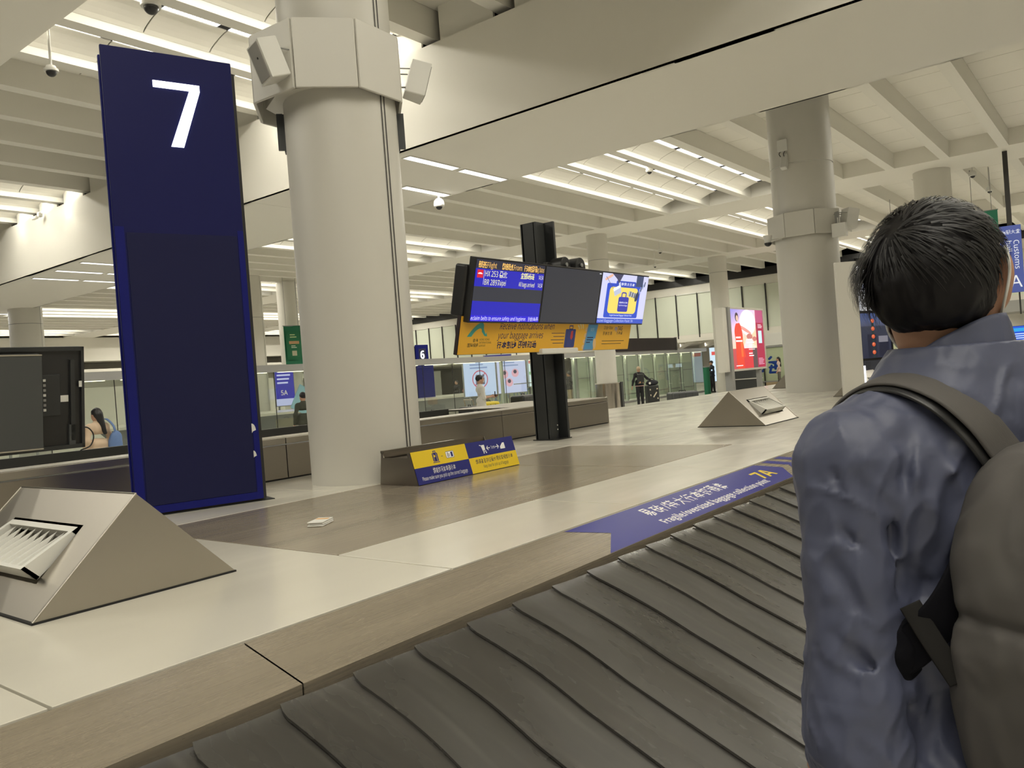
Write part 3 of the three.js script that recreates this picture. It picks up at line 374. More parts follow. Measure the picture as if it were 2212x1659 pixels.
{
  const t = thing('flight_display', 'row of three tilted screens with flight baggage times, an empty dark screen and a picture', 'display', [6.1, 2.05, -4.07]), W = 2.765, H = 0.51; t.rotation.x = 0.25;
  part('case', rbox(W, H, 0.06, 0.006, 0, H / 2, -0.032), M.black, t); part('rear_box', [rbox(0.5, H * 0.8, 0.12, 0.02, -W / 2 + 0.22, H * 0.47, -0.12), rbox(W * 0.7, H * 0.6, 0.1, 0.02, 0.1, H * 0.5, -0.11)], M.black, t);
  const s1 = canvas(1024, 576, (g, w, h) => {
    g.fillStyle = '#30323c'; g.fillRect(0, 0, w, h); g.fillStyle = '#2a2a3a'; g.fillRect(0, 0, w, h * 0.15); g.fillStyle = '#2020b4'; g.fillRect(0, h * 0.145, w, h * 0.29); g.fillRect(0, h * 0.67, w, h); g.fillStyle = '#2a1ed2'; g.fillRect(0, h * 0.9, w, h);
    const or = '#ffc86a', y = h * 0.022, ye = '#f3f0b4'; write(g, '航班', 30, y, 70, or, { gap: 0.8 }); write(g, 'Flight', 148, y, 70, or, { wide: 0.82 }); write(g, '啟航地', 360, y, 70, or, { gap: 0.8 }); write(g, 'From', 532, y, 70, or, { wide: 0.82 }); write(g, '行李現況', 690, y, 70, or, { gap: 0.72 }); fit(g, 'Bag Status', 880, 1018, y, 66, or);
    g.fillStyle = '#d8142c'; g.fillRect(26, h * 0.165, 82, h * 0.13); g.fillStyle = '#fff'; g.fillRect(36, h * 0.22, 62, 9); g.fillRect(50, h * 0.21, 34, 8); g.fillStyle = '#dcdce8'; g.fillRect(118, h * 0.165, 5, h * 0.235);
    write(g, 'HX 253', 130, h * 0.155, 74, ye, { wide: 0.82 }); write(g, '台北', 330, h * 0.16, 70, '#ece8c6', { gap: 0.85 }); write(g, 'BR 2897', 130, h * 0.295, 74, ye, { wide: 0.82 }); fit(g, 'Taipei', 330, 446, h * 0.295, 70, ye); write(g, '全部送達', 650, h * 0.155, 66, '#fff9a0', { gap: 0.82 }); fit(g, '14:34', 938, 1018, h * 0.16, 60, ye); fit(g, 'All bags arrived', 638, 890, h * 0.3, 62, ye); fit(g, '14:34', 938, 1018, h * 0.3, 60, ye);
    fit(g, 'eclaim belts to ensure safety and hygiene.', 2, 820, h * 0.905, 52, '#eceaff', { slant: 0.18 }); write(g, '針對臭蟲', 850, h * 0.91, 48, '#d8d6ff', { gap: 0.86 });
  });
  const s3 = canvas(768, 576, (g, w, h) => {
    g.fillStyle = '#cfd0f2'; g.fillRect(0, 0, w, h); g.fillStyle = '#2a4cc4'; g.beginPath(); g.roundRect(90, 110, 560, 400, 20); g.fill(); g.fillStyle = '#f4d868'; g.beginPath(); g.roundRect(140, 150, 470, 310, 46); g.fill();
    g.fillStyle = '#2c46b4'; g.beginPath(); g.roundRect(230, 76, 330, 72, 16); g.fill(); for (const [i, c] of [...'易碎特大行李'].entries()) { g.strokeStyle = g.fillStyle = '#fff'; glyph(g, c, 266 + i * 46, 92, 40, 4); }
    g.fillStyle = '#3338a6'; g.beginPath(); g.roundRect(300, 262, 170, 176, 22); g.fill(); g.strokeStyle = '#3338a6'; g.lineWidth = 15; g.beginPath(); g.roundRect(346, 212, 70, 60, 16); g.stroke(); for (const [i, c] of [...'易碎特大行李'].entries()) { g.strokeStyle = g.fillStyle = '#fff'; glyph(g, c, 318 + i * 23, 318, 22, 2.4); } fit(g, 'Fragile/Oversized Baggage', 314, 458, 352, 20, '#fff');
    g.fillStyle = '#8490b8'; g.save(); g.rotate(0.2); for (let i = 0; i < 12; i++) { g.fillStyle = i % 2 ? '#3c4a6c' : '#9aa8cc'; g.fillRect(490 + i * 20, 90 - (i > 6 ? (i - 6) * 34 : 0), 17, 62); } g.restore(); g.fillStyle = '#3a4668'; g.fillRect(560, 0, 120, 130); g.fillStyle = '#2c3656'; g.beginPath(); g.ellipse(600, 250, 26, 62, 0.3, 0, 7); g.fill();
    g.fillStyle = '#b9c0d8'; g.beginPath(); g.moveTo(190, 170); g.lineTo(300, 120); g.lineTo(330, 210); g.lineTo(230, 260); g.closePath(); g.fill(); g.fillStyle = '#e8ecf8'; g.beginPath(); g.moveTo(190, 170); g.lineTo(300, 120); g.lineTo(312, 150); g.lineTo(206, 206); g.closePath(); g.fill(); g.fillStyle = '#40405c'; g.beginPath(); g.moveTo(150, 0); g.lineTo(330, 0); g.lineTo(270, 110); g.lineTo(236, 60); g.closePath(); g.fill(); g.strokeStyle = '#e6b49c'; g.lineWidth = 30; g.beginPath(); g.moveTo(60, 70); g.lineTo(150, 20); g.stroke(); g.strokeStyle = '#5a5a78'; g.lineWidth = 6; g.beginPath(); g.moveTo(60, 40); g.lineTo(190, 170); g.stroke();
    fit(g, 'Fragile/Oversized Baggage Collection Point', 186, 560, 468, 28, '#e8ecff'); g.fillStyle = '#3552c0'; g.fillRect(0, h * 0.905, w, h); fit(g, 'rsized Baggage Collection Point 7A', 2, 590, h * 0.91, 46, '#c3ccf6', { slant: 0.1 });
  });
  const sw = W / 3, y0 = 0.014, y1 = H - 0.014, scr = (i, tex, k) => { const a = -W / 2 + i * sw + 0.014, b = a + sw - 0.024; return quad([a, y0, 0.0005], [b, y0, 0.0005], [b, y1, 0.0005], [a, y1, 0.0005]); };
  printed(scr(0), s1, t, 'screen', SCREEN, 0.2); part('screen', scr(1), (() => { const m = glow(0.033, 0.034, 0.042, 1); m.color.setRGB(0.01, 0.01, 0.012); m.roughness = 0.25; return m; })(), t); printed(scr(2), s3, t, 'screen', SCREEN * 1.05, 0.2);
  part('status_light', cbox(0.03, 0.007, 0.002, sw / 2 - 0.03, H - 0.03, 0.0015), glow(0.8, 0.85, 1, 1), t);
}
{
  const t = thing('banner_board', 'long yellow board about baggage arrival notifications hanging under the flight display', 'banner', [6.02, 1.808, -4.19]), W = 2.67, H = 0.312; t.rotation.x = 0.25;
  part('board', rbox(W, H, 0.035, 0.004, 0, H / 2, -0.019), M.brown, t);
  const art = canvas(2048, 240, (g, w, h) => {
    g.fillStyle = '#f0b836'; g.fillRect(0, 0, w, h); g.save(); g.translate(0, 18); const ink = '#1e2056';
    g.fillStyle = '#3fa39c'; g.beginPath(); g.moveTo(70, 110); g.quadraticCurveTo(150, 20, 200, 20); g.quadraticCurveTo(225, 22, 222, 60); g.lineTo(246, 96); g.lineTo(252, 78); g.lineTo(262, 108); g.lineTo(236, 106); g.lineTo(206, 78); g.quadraticCurveTo(202, 50, 180, 58); g.quadraticCurveTo(140, 70, 112, 110); g.closePath(); g.fill();
    g.strokeStyle = g.fillStyle = '#5a4a20'; for (const [i, c] of [...'香港'].entries()) glyph(g, c, 130 + i * 25, 122, 24, 2.6); for (const [i, c] of [...'國際機場'].entries()) glyph(g, c, 84 + i * 25, 152, 24, 2.6); fit(g, 'HONG KONG', 192, 290, 120, 18, '#5a4a20'); fit(g, 'INTERNATIONAL', 192, 312, 140, 18, '#5a4a20'); fit(g, 'AIRPORT', 192, 256, 160, 18, '#5a4a20');
    fit(g, 'Receive notifications when', 376, 984, 10, 62, ink, { slant: 0.2 }); fit(g, 'your baggage arrives', 368, 860, 72, 62, ink, { slant: 0.2 }); write(g, '行李到埗', 368, 142, 52, ink, { pen: 6.5 }); write(g, '即時知道', 590, 142, 52, ink, { pen: 6.5 });
    g.fillStyle = ink; for (let i = 0; i < 4; i++) g.fillRect(960 + (i % 2) * 26, 88 + i * 24, 160 - (i % 2) * 26, 4); g.fillStyle = '#31408c'; g.beginPath(); g.roundRect(1130, 60, 130, 136, 10); g.fill(); g.strokeStyle = '#2a3070'; g.lineWidth = 8; g.strokeRect(1176, 36, 40, 24); g.fillStyle = '#26336f'; g.fillRect(1152, 62, 5, 130); g.fillRect(1232, 62, 5, 130); g.fillStyle = '#c43c3c'; g.beginPath(); g.moveTo(1200, 76); g.lineTo(1226, 70); g.lineTo(1230, 120); g.lineTo(1214, 140); g.lineTo(1198, 124); g.fill();
    g.strokeStyle = '#e4d9a0'; g.lineWidth = 11; for (const r of [26, 52, 78]) { g.beginPath(); g.arc(1276, 60, r, -1.3, -0.1); g.stroke(); }
    g.save(); g.translate(1400, 2); g.transform(1, 0, -0.16, 1, 20, 0); g.fillStyle = '#e6c08a'; for (let i = 0; i < 4; i++) { g.beginPath(); g.ellipse(-8, 60 + i * 44, 16, 18, 0, 0, 7); g.fill(); } g.fillStyle = '#8494b0'; g.beginPath(); g.roundRect(0, -14, 140, 236, 12); g.fill(); g.fillStyle = '#4f9ad0'; g.fillRect(10, 22, 120, 190); g.fillStyle = '#2a2c44'; g.fillRect(10, 10, 120, 14); fit(g, '10:51', 44, 98, 44, 34, '#a8cce8'); g.fillStyle = '#1c2450'; g.fillRect(22, 118, 84, 8); g.fillRect(22, 136, 84, 8); g.fillRect(22, 154, 54, 8); g.fillStyle = '#e6c08a'; g.beginPath(); g.ellipse(142, 170, 20, 44, -0.4, 0, 7); g.fill(); g.restore();
    fit(g, 'Order Now', 1640, 1770, 28, 40, '#4c3c1a', { slant: 0.15 }); for (const [i, c] of [...'即時訂購'].entries()) { g.strokeStyle = g.fillStyle = '#4c3c1a'; glyph(g, c, 1636 + i * 36, 80, 27, 2.8); } fit(g, 'my', 1798, 1842, 28, 50, '#5a7ac0', { bold: true, slant: 0.15 }); fit(g, 'TAG', 1842, 1920, 28, 50, '#6a5424', { bold: true, slant: 0.15 }); for (const [i, c] of [...'行李通'].entries()) { g.strokeStyle = g.fillStyle = '#4c3c1a'; glyph(g, c, 1838 + i * 30, 76, 27, 2.8); }
    g.fillStyle = '#5c4a22'; g.fillRect(1636, 150, 330, 5); g.fillRect(1636, 172, 290, 5); g.restore();
  });
  printed(quad([-W / 2 + 0.006, 0.004, 0.0005], [W / 2 - 0.006, 0.004, 0.0005], [W / 2 - 0.006, H - 0.004, 0.0005], [-W / 2 + 0.006, H - 0.004, 0.0005]), art, t, 'printed_face', 0, 0.25);
}
// ---------------------------------------------------------------- monitor at the left, seen from behind
{
  const t = thing('monitor', 'black flat monitor at the left edge seen from its back', 'monitor', [1.0, 1.42, -4.22]), W = 1.7, H = 0.505;
  t.rotation.x = 0.14;
  part('back_shell', rbox(W, H, 0.03, 0.008, 0, H / 2, 0), M.black, t); part('bezel', [box(-W / 2, 0, 0.013, W / 2, 0.02, 0.03), box(-W / 2, H - 0.02, 0.013, W / 2, H, 0.03), box(W / 2 - 0.014, 0, 0.013, W / 2, H, 0.03)], M.charcoal, t);
  const hs = new THREE.Shape(); hs.moveTo(-0.55, 0); hs.lineTo(0.64, 0); hs.lineTo(0.61, 0.13); hs.lineTo(-0.55, 0.05); hs.closePath(); const hg = new THREE.ExtrudeGeometry(hs, { depth: 0.44, bevelEnabled: false }); hg.rotateX(-Math.PI / 2); hg.scale(1, 1, -1); { const p = hg.attributes.position; for (let i = 0; i < p.count; i += 3) { const a = [p.getX(i), p.getY(i), p.getZ(i)]; p.setXYZ(i, p.getX(i + 1), p.getY(i + 1), p.getZ(i + 1)); p.setXYZ(i + 1, ...a); } hg.computeVertexNormals(); } hg.translate(0, 0.035, 0.012); part('mount_housing', hg, M.gunmetal, t);
  part('housing_rim', [rod([-0.55, 0.475, 0.062], [0.61, 0.475, 0.142], 0.004), rod([-0.55, 0.035, 0.062], [0.61, 0.035, 0.142], 0.004)], M.steel, t);
  part('service_hatch', [rbox(0.1, 0.2, 0.012, 0.004, 0.69, 0.27, 0.018)], M.charcoal, t); for (let i = 0; i < 7; i++) part('port', cbox(0.012, 0.012, 0.006, 0.665, 0.2 + i * 0.024, 0.026), i % 3 ? M.grey : M.white, t);
  part('label_plate', cbox(0.04, 0.032, 0.003, 0.758, 0.25, 0.017), M.white, t); part('edge_label', cbox(0.014, 0.03, 0.003, W / 2 - 0.02, 0.32, 0.031), M.white, t); part('side_bar', cbox(0.02, 0.4, 0.02, 0.795, 0.24, 0.02), M.charcoal, t); part('lower_bracket', cbox(0.03, 0.1, 0.02, 0.79, 0.07, 0.02), M.gunmetal, t);
  part('power_cable', tube([[0.84, 0.1, 0.0], [0.88, 0.09, 0.0], [0.905, 0.05, 0], [0.89, 0.0, 0], [0.84, -0.02, 0]], 0.0035), M.black, t);
  const q = thing('monitor_post', 'dark post holding the left monitor above the deck', 'post', [0.55, 1.0, -4.3]); part('channel', box(-0.05, 0, -0.05, 0.05, 0.7, 0.05), M.charcoal, q); part('base_plate', box(-0.1, 0, -0.1, 0.1, 0.01, 0.1), M.charcoal, q);
}
// ---------------------------------------------------------------- speakers and cameras on the columns and ceiling
function speaker(label, pos, turn, tilt, group) {
  const t = thing('loudspeaker', label, 'speaker', pos, turn, group), b = new THREE.Shape(); b.moveTo(-0.115, -0.09); b.lineTo(0.115, -0.09); b.lineTo(0.09, 0.07); b.lineTo(-0.09, 0.07); b.closePath();
  const g = new THREE.ExtrudeGeometry(b, { depth: 0.3, bevelEnabled: true, bevelSize: 0.01, bevelThickness: 0.01, bevelSegments: 2 }); g.rotateX(-Math.PI / 2); g.scale(1, 1, -1); { const p = g.attributes.position; for (let i = 0; i < p.count; i += 3) { const a = [p.getX(i), p.getY(i), p.getZ(i)]; p.setXYZ(i, p.getX(i + 1), p.getY(i + 1), p.getZ(i + 1)); p.setXYZ(i + 1, ...a); } g.computeVertexNormals(); } g.translate(0, -0.15, 0); g.rotateX(tilt); const cabinet = part('cabinet', g, M.white, t);
  void cabinet; const gr = new THREE.BoxGeometry(0.19, 0.28, 0.008); gr.translate(0, 0, -0.103); gr.rotateX(tilt); part('grille', gr, mat(0.3, 0.29, 0.27, 0.7), t); const lg = new THREE.BoxGeometry(0.014, 0.014, 0.004); lg.translate(-0.02, 0.03, -0.109); lg.rotateX(tilt); part('badge', lg, M.black, t);
  part('bracket', [rod([-0.07, 0.09, 0.06], [-0.07, 0.09, 0.2], 0.006), rod([0.07, 0.09, 0.06], [0.07, 0.09, 0.2], 0.006), rod([-0.07, 0.09, 0.2], [0.07, 0.09, 0.2], 0.006), rod([0, -0.06, 0.06], [0, -0.06, 0.2], 0.008), box(-0.05, -0.1, 0.195, 0.05, 0.12, 0.205)], M.grey, t); return t;
}
speaker('left wall speaker on the near column collar, grille toward the viewer', [3.06, 3.64, -4.07], 1.3, -0.35).scale.setScalar(0.74);
speaker('right wall speaker on the near column collar, seen from its side', [4.11, 3.71, -3.86], -2.2, -0.3).scale.setScalar(0.74);
for (const [a, l] of [[3.86, 'dark steel strut under the left side of the near column collar'], [0.66, 'dark steel strut under the right side of the near column collar']]) { const t = thing('collar_strut', l, 'bracket', [3.65 + Math.cos(a) * 0.4, 3.2, -4.14 + Math.sin(a) * 0.4], -a); part('strut_plate', [box(-0.02, 0.02, -0.012, 0.02, 0.26, 0.012), box(-0.05, 0.0, -0.03, -0.02, 0.25, 0.03)], M.gunmetal, t); }
function dome(label, pos, drop, s = 1, style = 'ball') {
  const t = thing('dome_camera', label, 'camera', pos); if (drop) part('drop_rod', cyl(0.016 * s, 0.016 * s, drop, 0, 0.03, 0, 16), M.white, t);
  if (style === 'disc') { part('mount', [cyl(0.07 * s, 0.055 * s, 0.04 * s, 0, 0.0, 0, 32), cyl(0.085 * s, 0.085 * s, 0.03 * s, 0, -0.03 * s, 0, 32)], M.white, t); } else part('mount', new THREE.LatheGeometry([[0, 0.11], [0.05, 0.105], [0.085, 0.07], [0.1, 0.01], [0.098, -0.03], [0.085, -0.045], [0, -0.045]].map(([x, y]) => new THREE.Vector2(x * s, y * s)), 32), M.white, t);
  part('lens_dome', new THREE.SphereGeometry(0.062 * s, 24, 12, 0, Math.PI * 2, Math.PI / 2, Math.PI / 2).translate(0, -0.035 * s, 0), M.black, t); return t;
}
dome('white dome camera hanging on a long white rod in the upper left', [5.11, 6.37, -11.7], 0.72, 1.1, 'disc');
dome('white dome camera cut by the top edge beside a tube light', [5.6, 6.8, -9.84], 0.2, 1.5, 'disc');
dome('white round camera under the bulkhead beside the recessed lights', [11.6, 5.06, -10.53], 0.14, 1.05);
dome('small white camera hanging from a tube light line beyond the bulkhead', [19.6, 6.88, -10.1], 0.2, 1);
dome('small camera on a black drop rod above the frosted gallery panels, left one', [30.2, 6.35, -15.35], 0.42, 1);
dome('tiny bright camera lower on the ceiling above the flight display right end', [32.4, 6.1, -16.77], 0.67, 0.9);
dome('white camera bracketed on a rib above the man, upper one', [27.67, 6.62, -3.64], 0.61, 1.1);
dome('white camera bracketed on a rib above the man, lower one', [30.29, 6.5, -3.54], 0.73, 1.1);
{ const t = thing('box_camera', 'white box camera with junction box on the second column above its ring', 'camera', [13.34, 4.82, -4.42]); t.scale.setScalar(0.75); part('junction_box', rbox(0.06, 0.26, 0.22, 0.01, -0.06, 0.32, 0.0), M.white, t); part('camera_body', (() => { const g = rbox(0.34, 0.13, 0.14, 0.02); g.rotateZ(1.2); g.translate(-0.1, -0.05, 0.03); return g; })(), M.white, t); part('cable', [tube([[-0.05, 0.2, -0.05], [-0.13, 0.13, -0.06], [-0.1, 0.05, -0.02]], 0.008), tube([[-0.05, 0.2, 0.05], [-0.14, 0.12, 0.04], [-0.1, 0.03, 0.04]], 0.008)], M.black, t); part('arm', rod([-0.06, 0.1, 0.05], [0.05, -0.12, 0.1], 0.014), M.white, t); }
{ const t = thing('dome_camera', 'white camera on an arm left of the second column collar', 'camera', [13.15, 3.5, -4.72]); t.scale.setScalar(0.75); part('arm', [rod([0, 0.05, 0], [0.45, 0.1, 0.3], 0.02), box(0.36, -0.05, 0.2, 0.42, 0.22, 0.4)], M.white, t); part('housing', [cyl(0.06, 0.1, 0.16, 0, 0, 0, 24)], M.white, t); part('lens_dome', new THREE.SphereGeometry(0.08, 20, 10, 0, Math.PI * 2, Math.PI / 2, Math.PI / 2), M.black, t); }
speaker('pale speaker with bracket on the right side of the second column collar', [13.6, 3.74, -3.56], -2.3, -0.25);
{ const t = thing('junction_box', 'white box under the speaker on the second column collar', 'box', [13.44, 3.56, -3.66]); part('body', rbox(0.1, 0.22, 0.22, 0.01, 0, 0, 0), M.white, t); part('bracket', [box(-0.02, 0.11, -0.02, 0.02, 0.2, 0.02)], M.white, t); }
{ const t = thing('wall_sensor', 'small pale sensor fixture high on the fascia at the far left', 'sensor', [8.98, 6.62, -21.7]); part('body', [rbox(0.1, 0.12, 0.12, 0.02, -0.06, 0, 0), rod([0, 0.1, 0], [-0.06, 0, 0.14], 0.015), rbox(0.08, 0.08, 0.24, 0.02, -0.12, -0.06, -0.14)], M.white, t); }

// ---------------------------------------------------------------- far end: frosted gallery wall, soffit, glass screens
{
  const s = shell('wall_far', 'frosted glass gallery wall under a black rail'), X = 46;
  part('head_panel', box(X, 5.95, -60, X + 0.3, 6.5, 14), M.paint, s); part('rail', box(X - 0.1, 6.45, -60, X + 0.3, 6.9, 14), M.black, s); part('upstand', box(X - 0.02, 3.2, -60, X + 0.3, 3.42, 14), M.paint, s);
  part('handrail', box(X - 0.06, 5.92, -22.5, X, 5.98, -19), M.white, s); part('ledge', box(X - 0.25, 3.0, -60, X + 0.4, 3.2, 14), M.paint, s);
  const g = box(0, 0, 0.03, 0.05, 2.5, 1.39), m = box(-0.06, -0.2, -0.03, 0.06, 2.55, 0.03), backs = [];
  for (let i = 0; i < 44; i++) { const z = -52.36 + i * 1.42; part('frosted_pane', g, M.frosted, s).position.set(X + 0.02, 3.43, z); part('mullion', m, M.mullion, s).position.set(X, 3.43, z); }
  part('gallery_back', box(X + 3, 3, -60, X + 3.1, 6.9, 14), M.paint, s);
  area(40, 0.4, X + 1.4, 6.6, -22, [-0.5, -1, 0], 4); void backs;
}
{
  const s = shell('ceiling', 'lower white coffered ceiling of the customs hall'); part('soffit', box(46.4, 3.3, -60, 69, 3.5, 14), M.ceil, s);
  const rb = []; for (let z = -46; z < 10; z += 2.4) { const g = box(0, -0.35, -0.25, 22, 0, 0.25); g.rotateY(0.5); g.translate(46.6, 3.3, z); rb.push(g); } part('rib', rb, M.ceil, s).userData.kind = 'stuff';
  for (let i = 0; i < 5; i++) area(18, 0.5, 57, 3.2, -36 + i * 9, [0, -1, 0], 8);
}
{
  const s = shell('window_1', 'long glass screen between the baggage halls with a lit steel header'), Z = -19.3, H = 2.27;
  part('header', box(4, H, Z - 0.12, 42.5, H + 0.2, Z + 0.12), mat(0.5, 0.5, 0.5, 0.4), s); part('sill', box(4, 0, Z - 0.05, 42.5, 0.1, Z + 0.05), M.grey, s);
  const pane = box(0.01, 0.1, -0.006, 1.49, H, 0.006), clamp = box(-0.03, H - 0.3, -0.03, 0.03, H, 0.03), post = box(-0.05, 0, -0.22, 0.05, H, -0.12), seam = box(-0.008, 0.1, -0.008, 0.008, H, 0.008);
  for (let i = 0; i < 25; i++) { const x = 4.8 + i * 1.5; part('pane', pane, M.glass, s).position.set(x, 0, Z); part('joint', [seam], M.mullion, s).position.set(x, 0, Z); if (x > 24) part('fin', post, mat(0.3, 0.34, 0.3, 0.5), s).position.set(x + (x > 25 ? 0.5 : 0.0), 0, Z); void clamp; }
  const up = box(-0.55, 0, -0.04, 0.55, 0.012, 0.04); for (let i = 0; i < 25; i++) { const x = 5.55 + i * 1.5; part('strip_lamp', up, glow(1, 0.88, 0.62, 2.5), s).position.set(x, H - 0.014, Z - 0.06); area(1.1, 0.07, x, H - 0.03, Z - 0.06, [0, -1, 0], GLASS_LIGHT, new THREE.Color(1, 0.86, 0.6)); }
  part('back_panel', box(33, 0, Z - 2.6, 46, 2.4, Z - 2.5), mat(0.5, 0.56, 0.47, 0.4), s); part('back_rail', [box(28, 1.3, Z - 2.5, 46, 1.34, Z - 2.46), box(28, 0.25, Z - 2.5, 46, 0.3, Z - 2.46)], M.grey, s);
  for (let i = 0; i < 9; i++) part('back_post', box(-0.06, 0, -0.06, 0.06, 2.3, 0.06), M.grey, s).position.set(31 + i * 1.6, 0, Z - 2.2);
}
{ const t = thing('blank_screen', 'long dark brown blank screen mounted over the glass screen', 'screen', [35.6, 2.55, -19.15]); part('screen_body', rbox(6.1, 0.62, 0.12, 0.01, 0, 0.2, 0), M.brown, t); part('end_strip', box(3.06, -0.15, -0.07, 3.12, 0.55, 0.07), M.grey, t); }
// rooms seen through the glass: the next carousel and its surroundings
{
  const t = thing('baggage_carousel', 'second baggage carousel seen through the glass screen, dark belt and pale deck', 'baggage carousel', [0, 0, 0]); part('deck', box(11, 0.9, -28.1, 38, 1.0, -24.0), M.deck, t); part('belt', quad([11, 0.45, -22.9], [38, 0.45, -22.9], [38, 0.92, -24.0], [11, 0.92, -24.0]), M.rubber, t); part('kerb', box(11, 0.1, -22.9, 38, 0.45, -22.8), M.steelDark, t);
  const n = thing('number_sign', 'smaller looking dark blue sign with glowing 6 far behind the glass', 'sign', [26.9, 0.95, -26.2], -0.1); part('front_panel', rbox(0.75, 2.5, 0.06, 0.01, 0, 1.25, 0), M.navyEdge, n); part('back_panel', rbox(0.8, 2.45, 0.3, 0.01, -0.15, 1.22, -0.25), M.black, n); part('step_panel', rbox(0.3, 1.75, 0.1, 0.01, 0.5, 0.88, -0.05), M.navyEdge, n);
  const six = canvas(128, 192, (g, w, h) => { g.fillStyle = '#02041c'; g.fillRect(0, 0, w, h); write(g, '6', 22, 6, 170, '#fff', { bold: true, wide: 0.9 }); }); printed(quad([-0.2, 1.72, 0.032], [0.22, 1.72, 0.032], [0.22, 2.32, 0.032], [-0.2, 2.32, 0.032]), six, n, 'numeral', 2.2);
}
{
  const s = shell('wall_1', 'pale partitions of the neighbouring hall'); part('partition', box(6, 0, -34.2, 26, 2.5, -34), M.paint, s); part('partition', box(26, 0, -31, 33, 2.3, -30.8), mat(0.35, 0.35, 0.32, 0.6), s); part('partition', box(10, 0, -33.9, 11.2, 2.4, -33.7), M.grey, s); part('partition', box(19, 0.0, -33.9, 19.6, 2.4, -33.7), M.grey, s);
  for (let i = 0; i < 4; i++) part('partition_panel', rbox(0.9, 2.0, 0.06, 0.01, 20.4 + i * 0.96, 1.1, -33.9), M.paint, s);
}
function board(name, label, cat, x, y, z, w, h, turn, draw, k, res = 256, more) { const t = thing(name, label, cat, [x, y, z], turn); part('case', rbox(w + 0.06, h + 0.06, 0.08, 0.01, 0, h / 2, -0.042), M.grey, t); printed(quad([-w / 2, 0, 0.0005], [w / 2, 0, 0.0005], [w / 2, h, 0.0005], [-w / 2, h, 0.0005]), canvas(Math.round(res * w / h), res, draw), t, 'printed_face', k); for (const s of [-1, 1]) part('leg', box(s * w * 0.35 - 0.03, -y, -0.07, s * w * 0.35 + 0.03, 0, -0.02), M.grey, t); if (more) more(t); return t; }
const lines = (g, x, y, w, n, s, c) => { g.fillStyle = c; for (let i = 0; i < n; i++) g.fillRect(x, y + i * s, w * (0.7 + 0.3 * ((i * 37) % 10) / 10), s * 0.45); };
board('notice_screen', 'pale blue lit screen with a crossed-out circle behind the glass', 'screen', 26.1, 0.95, -22.1, 1.55, 1.45, -0.35, (g, w, h) => { g.fillStyle = '#c3d2f2'; g.fillRect(0, 0, w, h); lines(g, w * 0.2, h * 0.07, w * 0.6, 2, h * 0.09, '#8a9cc8'); g.strokeStyle = '#c8506a'; g.lineWidth = h * 0.03; g.beginPath(); g.arc(w * 0.5, h * 0.52, h * 0.25, 0, 7); g.stroke(); g.beginPath(); g.moveTo(w * 0.33, h * 0.7); g.lineTo(w * 0.67, h * 0.34); g.stroke(); g.fillStyle = '#54506c'; for (const a of [0.4, 0.5, 0.6]) { g.beginPath(); g.arc(w * a, h * 0.42, h * 0.04, 0, 7); g.fill(); g.fillRect(w * a - h * 0.04, h * 0.47, h * 0.08, h * 0.2); } }, 0.9);
board('notice_screen', 'pale lilac lit screen with two round portraits behind the glass', 'screen', 28.3, 0.95, -22.1, 1.5, 1.45, -0.35, (g, w, h) => { g.fillStyle = '#c9cdf2'; g.fillRect(0, 0, w, h); lines(g, w * 0.2, h * 0.05, w * 0.6, 2, h * 0.09, '#8a9cc8'); for (const [a, b] of [[0.25, 0.42], [0.62, 0.4], [0.4, 0.68]]) { g.fillStyle = '#e7a9bb'; g.beginPath(); g.arc(w * a, h * b, h * 0.13, 0, 7); g.fill(); g.fillStyle = '#3c3850'; g.beginPath(); g.arc(w * a, h * b - h * 0.04, h * 0.06, 0, 7); g.fill(); } }, 0.9);
board('notice_screen', 'white lit screen with red and green bars behind the glass', 'screen', 29.9, 1.15, -22.0, 0.75, 1.35, -0.4, (g, w, h) => { g.fillStyle = '#dff0f4'; g.fillRect(0, 0, w, h); g.fillStyle = '#d86a60'; g.fillRect(w * 0.1, h * 0.12, w * 0.8, h * 0.1); g.fillStyle = '#7db67a'; g.fillRect(w * 0.1, h * 0.5, w * 0.75, h * 0.1); }, 0.85, 160);
board('hanging_sign', 'blue lit hall sign with white arrows behind the glass screens', 'sign', 27.9, 1.74, -22.5, 1.38, 0.92, -0.35, (g, w, h) => { g.fillStyle = '#22248c'; g.fillRect(0, 0, w, h); lines(g, w * 0.1, h * 0.08, w * 0.8, 4, h * 0.12, '#eef'); write(g, 'A', w * 0.1, h * 0.6, h * 0.36, '#fff', { bold: true }); write(g, 'A', w * 0.6, h * 0.6, h * 0.36, '#e3c24a', { bold: true }); }, 0.8, 160);
board('notice_screen', 'purple lit screen reading 5A behind the glass left of the column', 'screen', 21.4, 1.15, -29.2, 0.85, 1.65, -0.2, (g, w, h) => { g.fillStyle = '#3a36a4'; g.fillRect(0, 0, w, h); lines(g, w * 0.1, h * 0.08, w * 0.8, 4, h * 0.1, '#d4d4f6'); write(g, '5A', w * 0.25, h * 0.58, h * 0.17, '#f0e6c0'); g.fillStyle = '#c6c8ee'; g.fillRect(0, h * 0.82, w, h); }, 0.8, 192);
board('notice_screen', 'lit advertising screen with blue pattern between monitor and blue sign', 'screen', 9.15, 1.1, -24.4, 0.95, 1.95, -0.1, (g, w, h) => { g.fillStyle = '#cfdcf0'; g.fillRect(0, 0, w, h); for (let i = 0; i < 40; i++) { g.fillStyle = ['#5c92dc', '#e8eef8', '#8ab4ea', '#b48ac0'][i % 4]; g.fillRect((i * 53) % w, (i * 29) % h, w * 0.3, h * 0.05); } }, 0.85, 192);
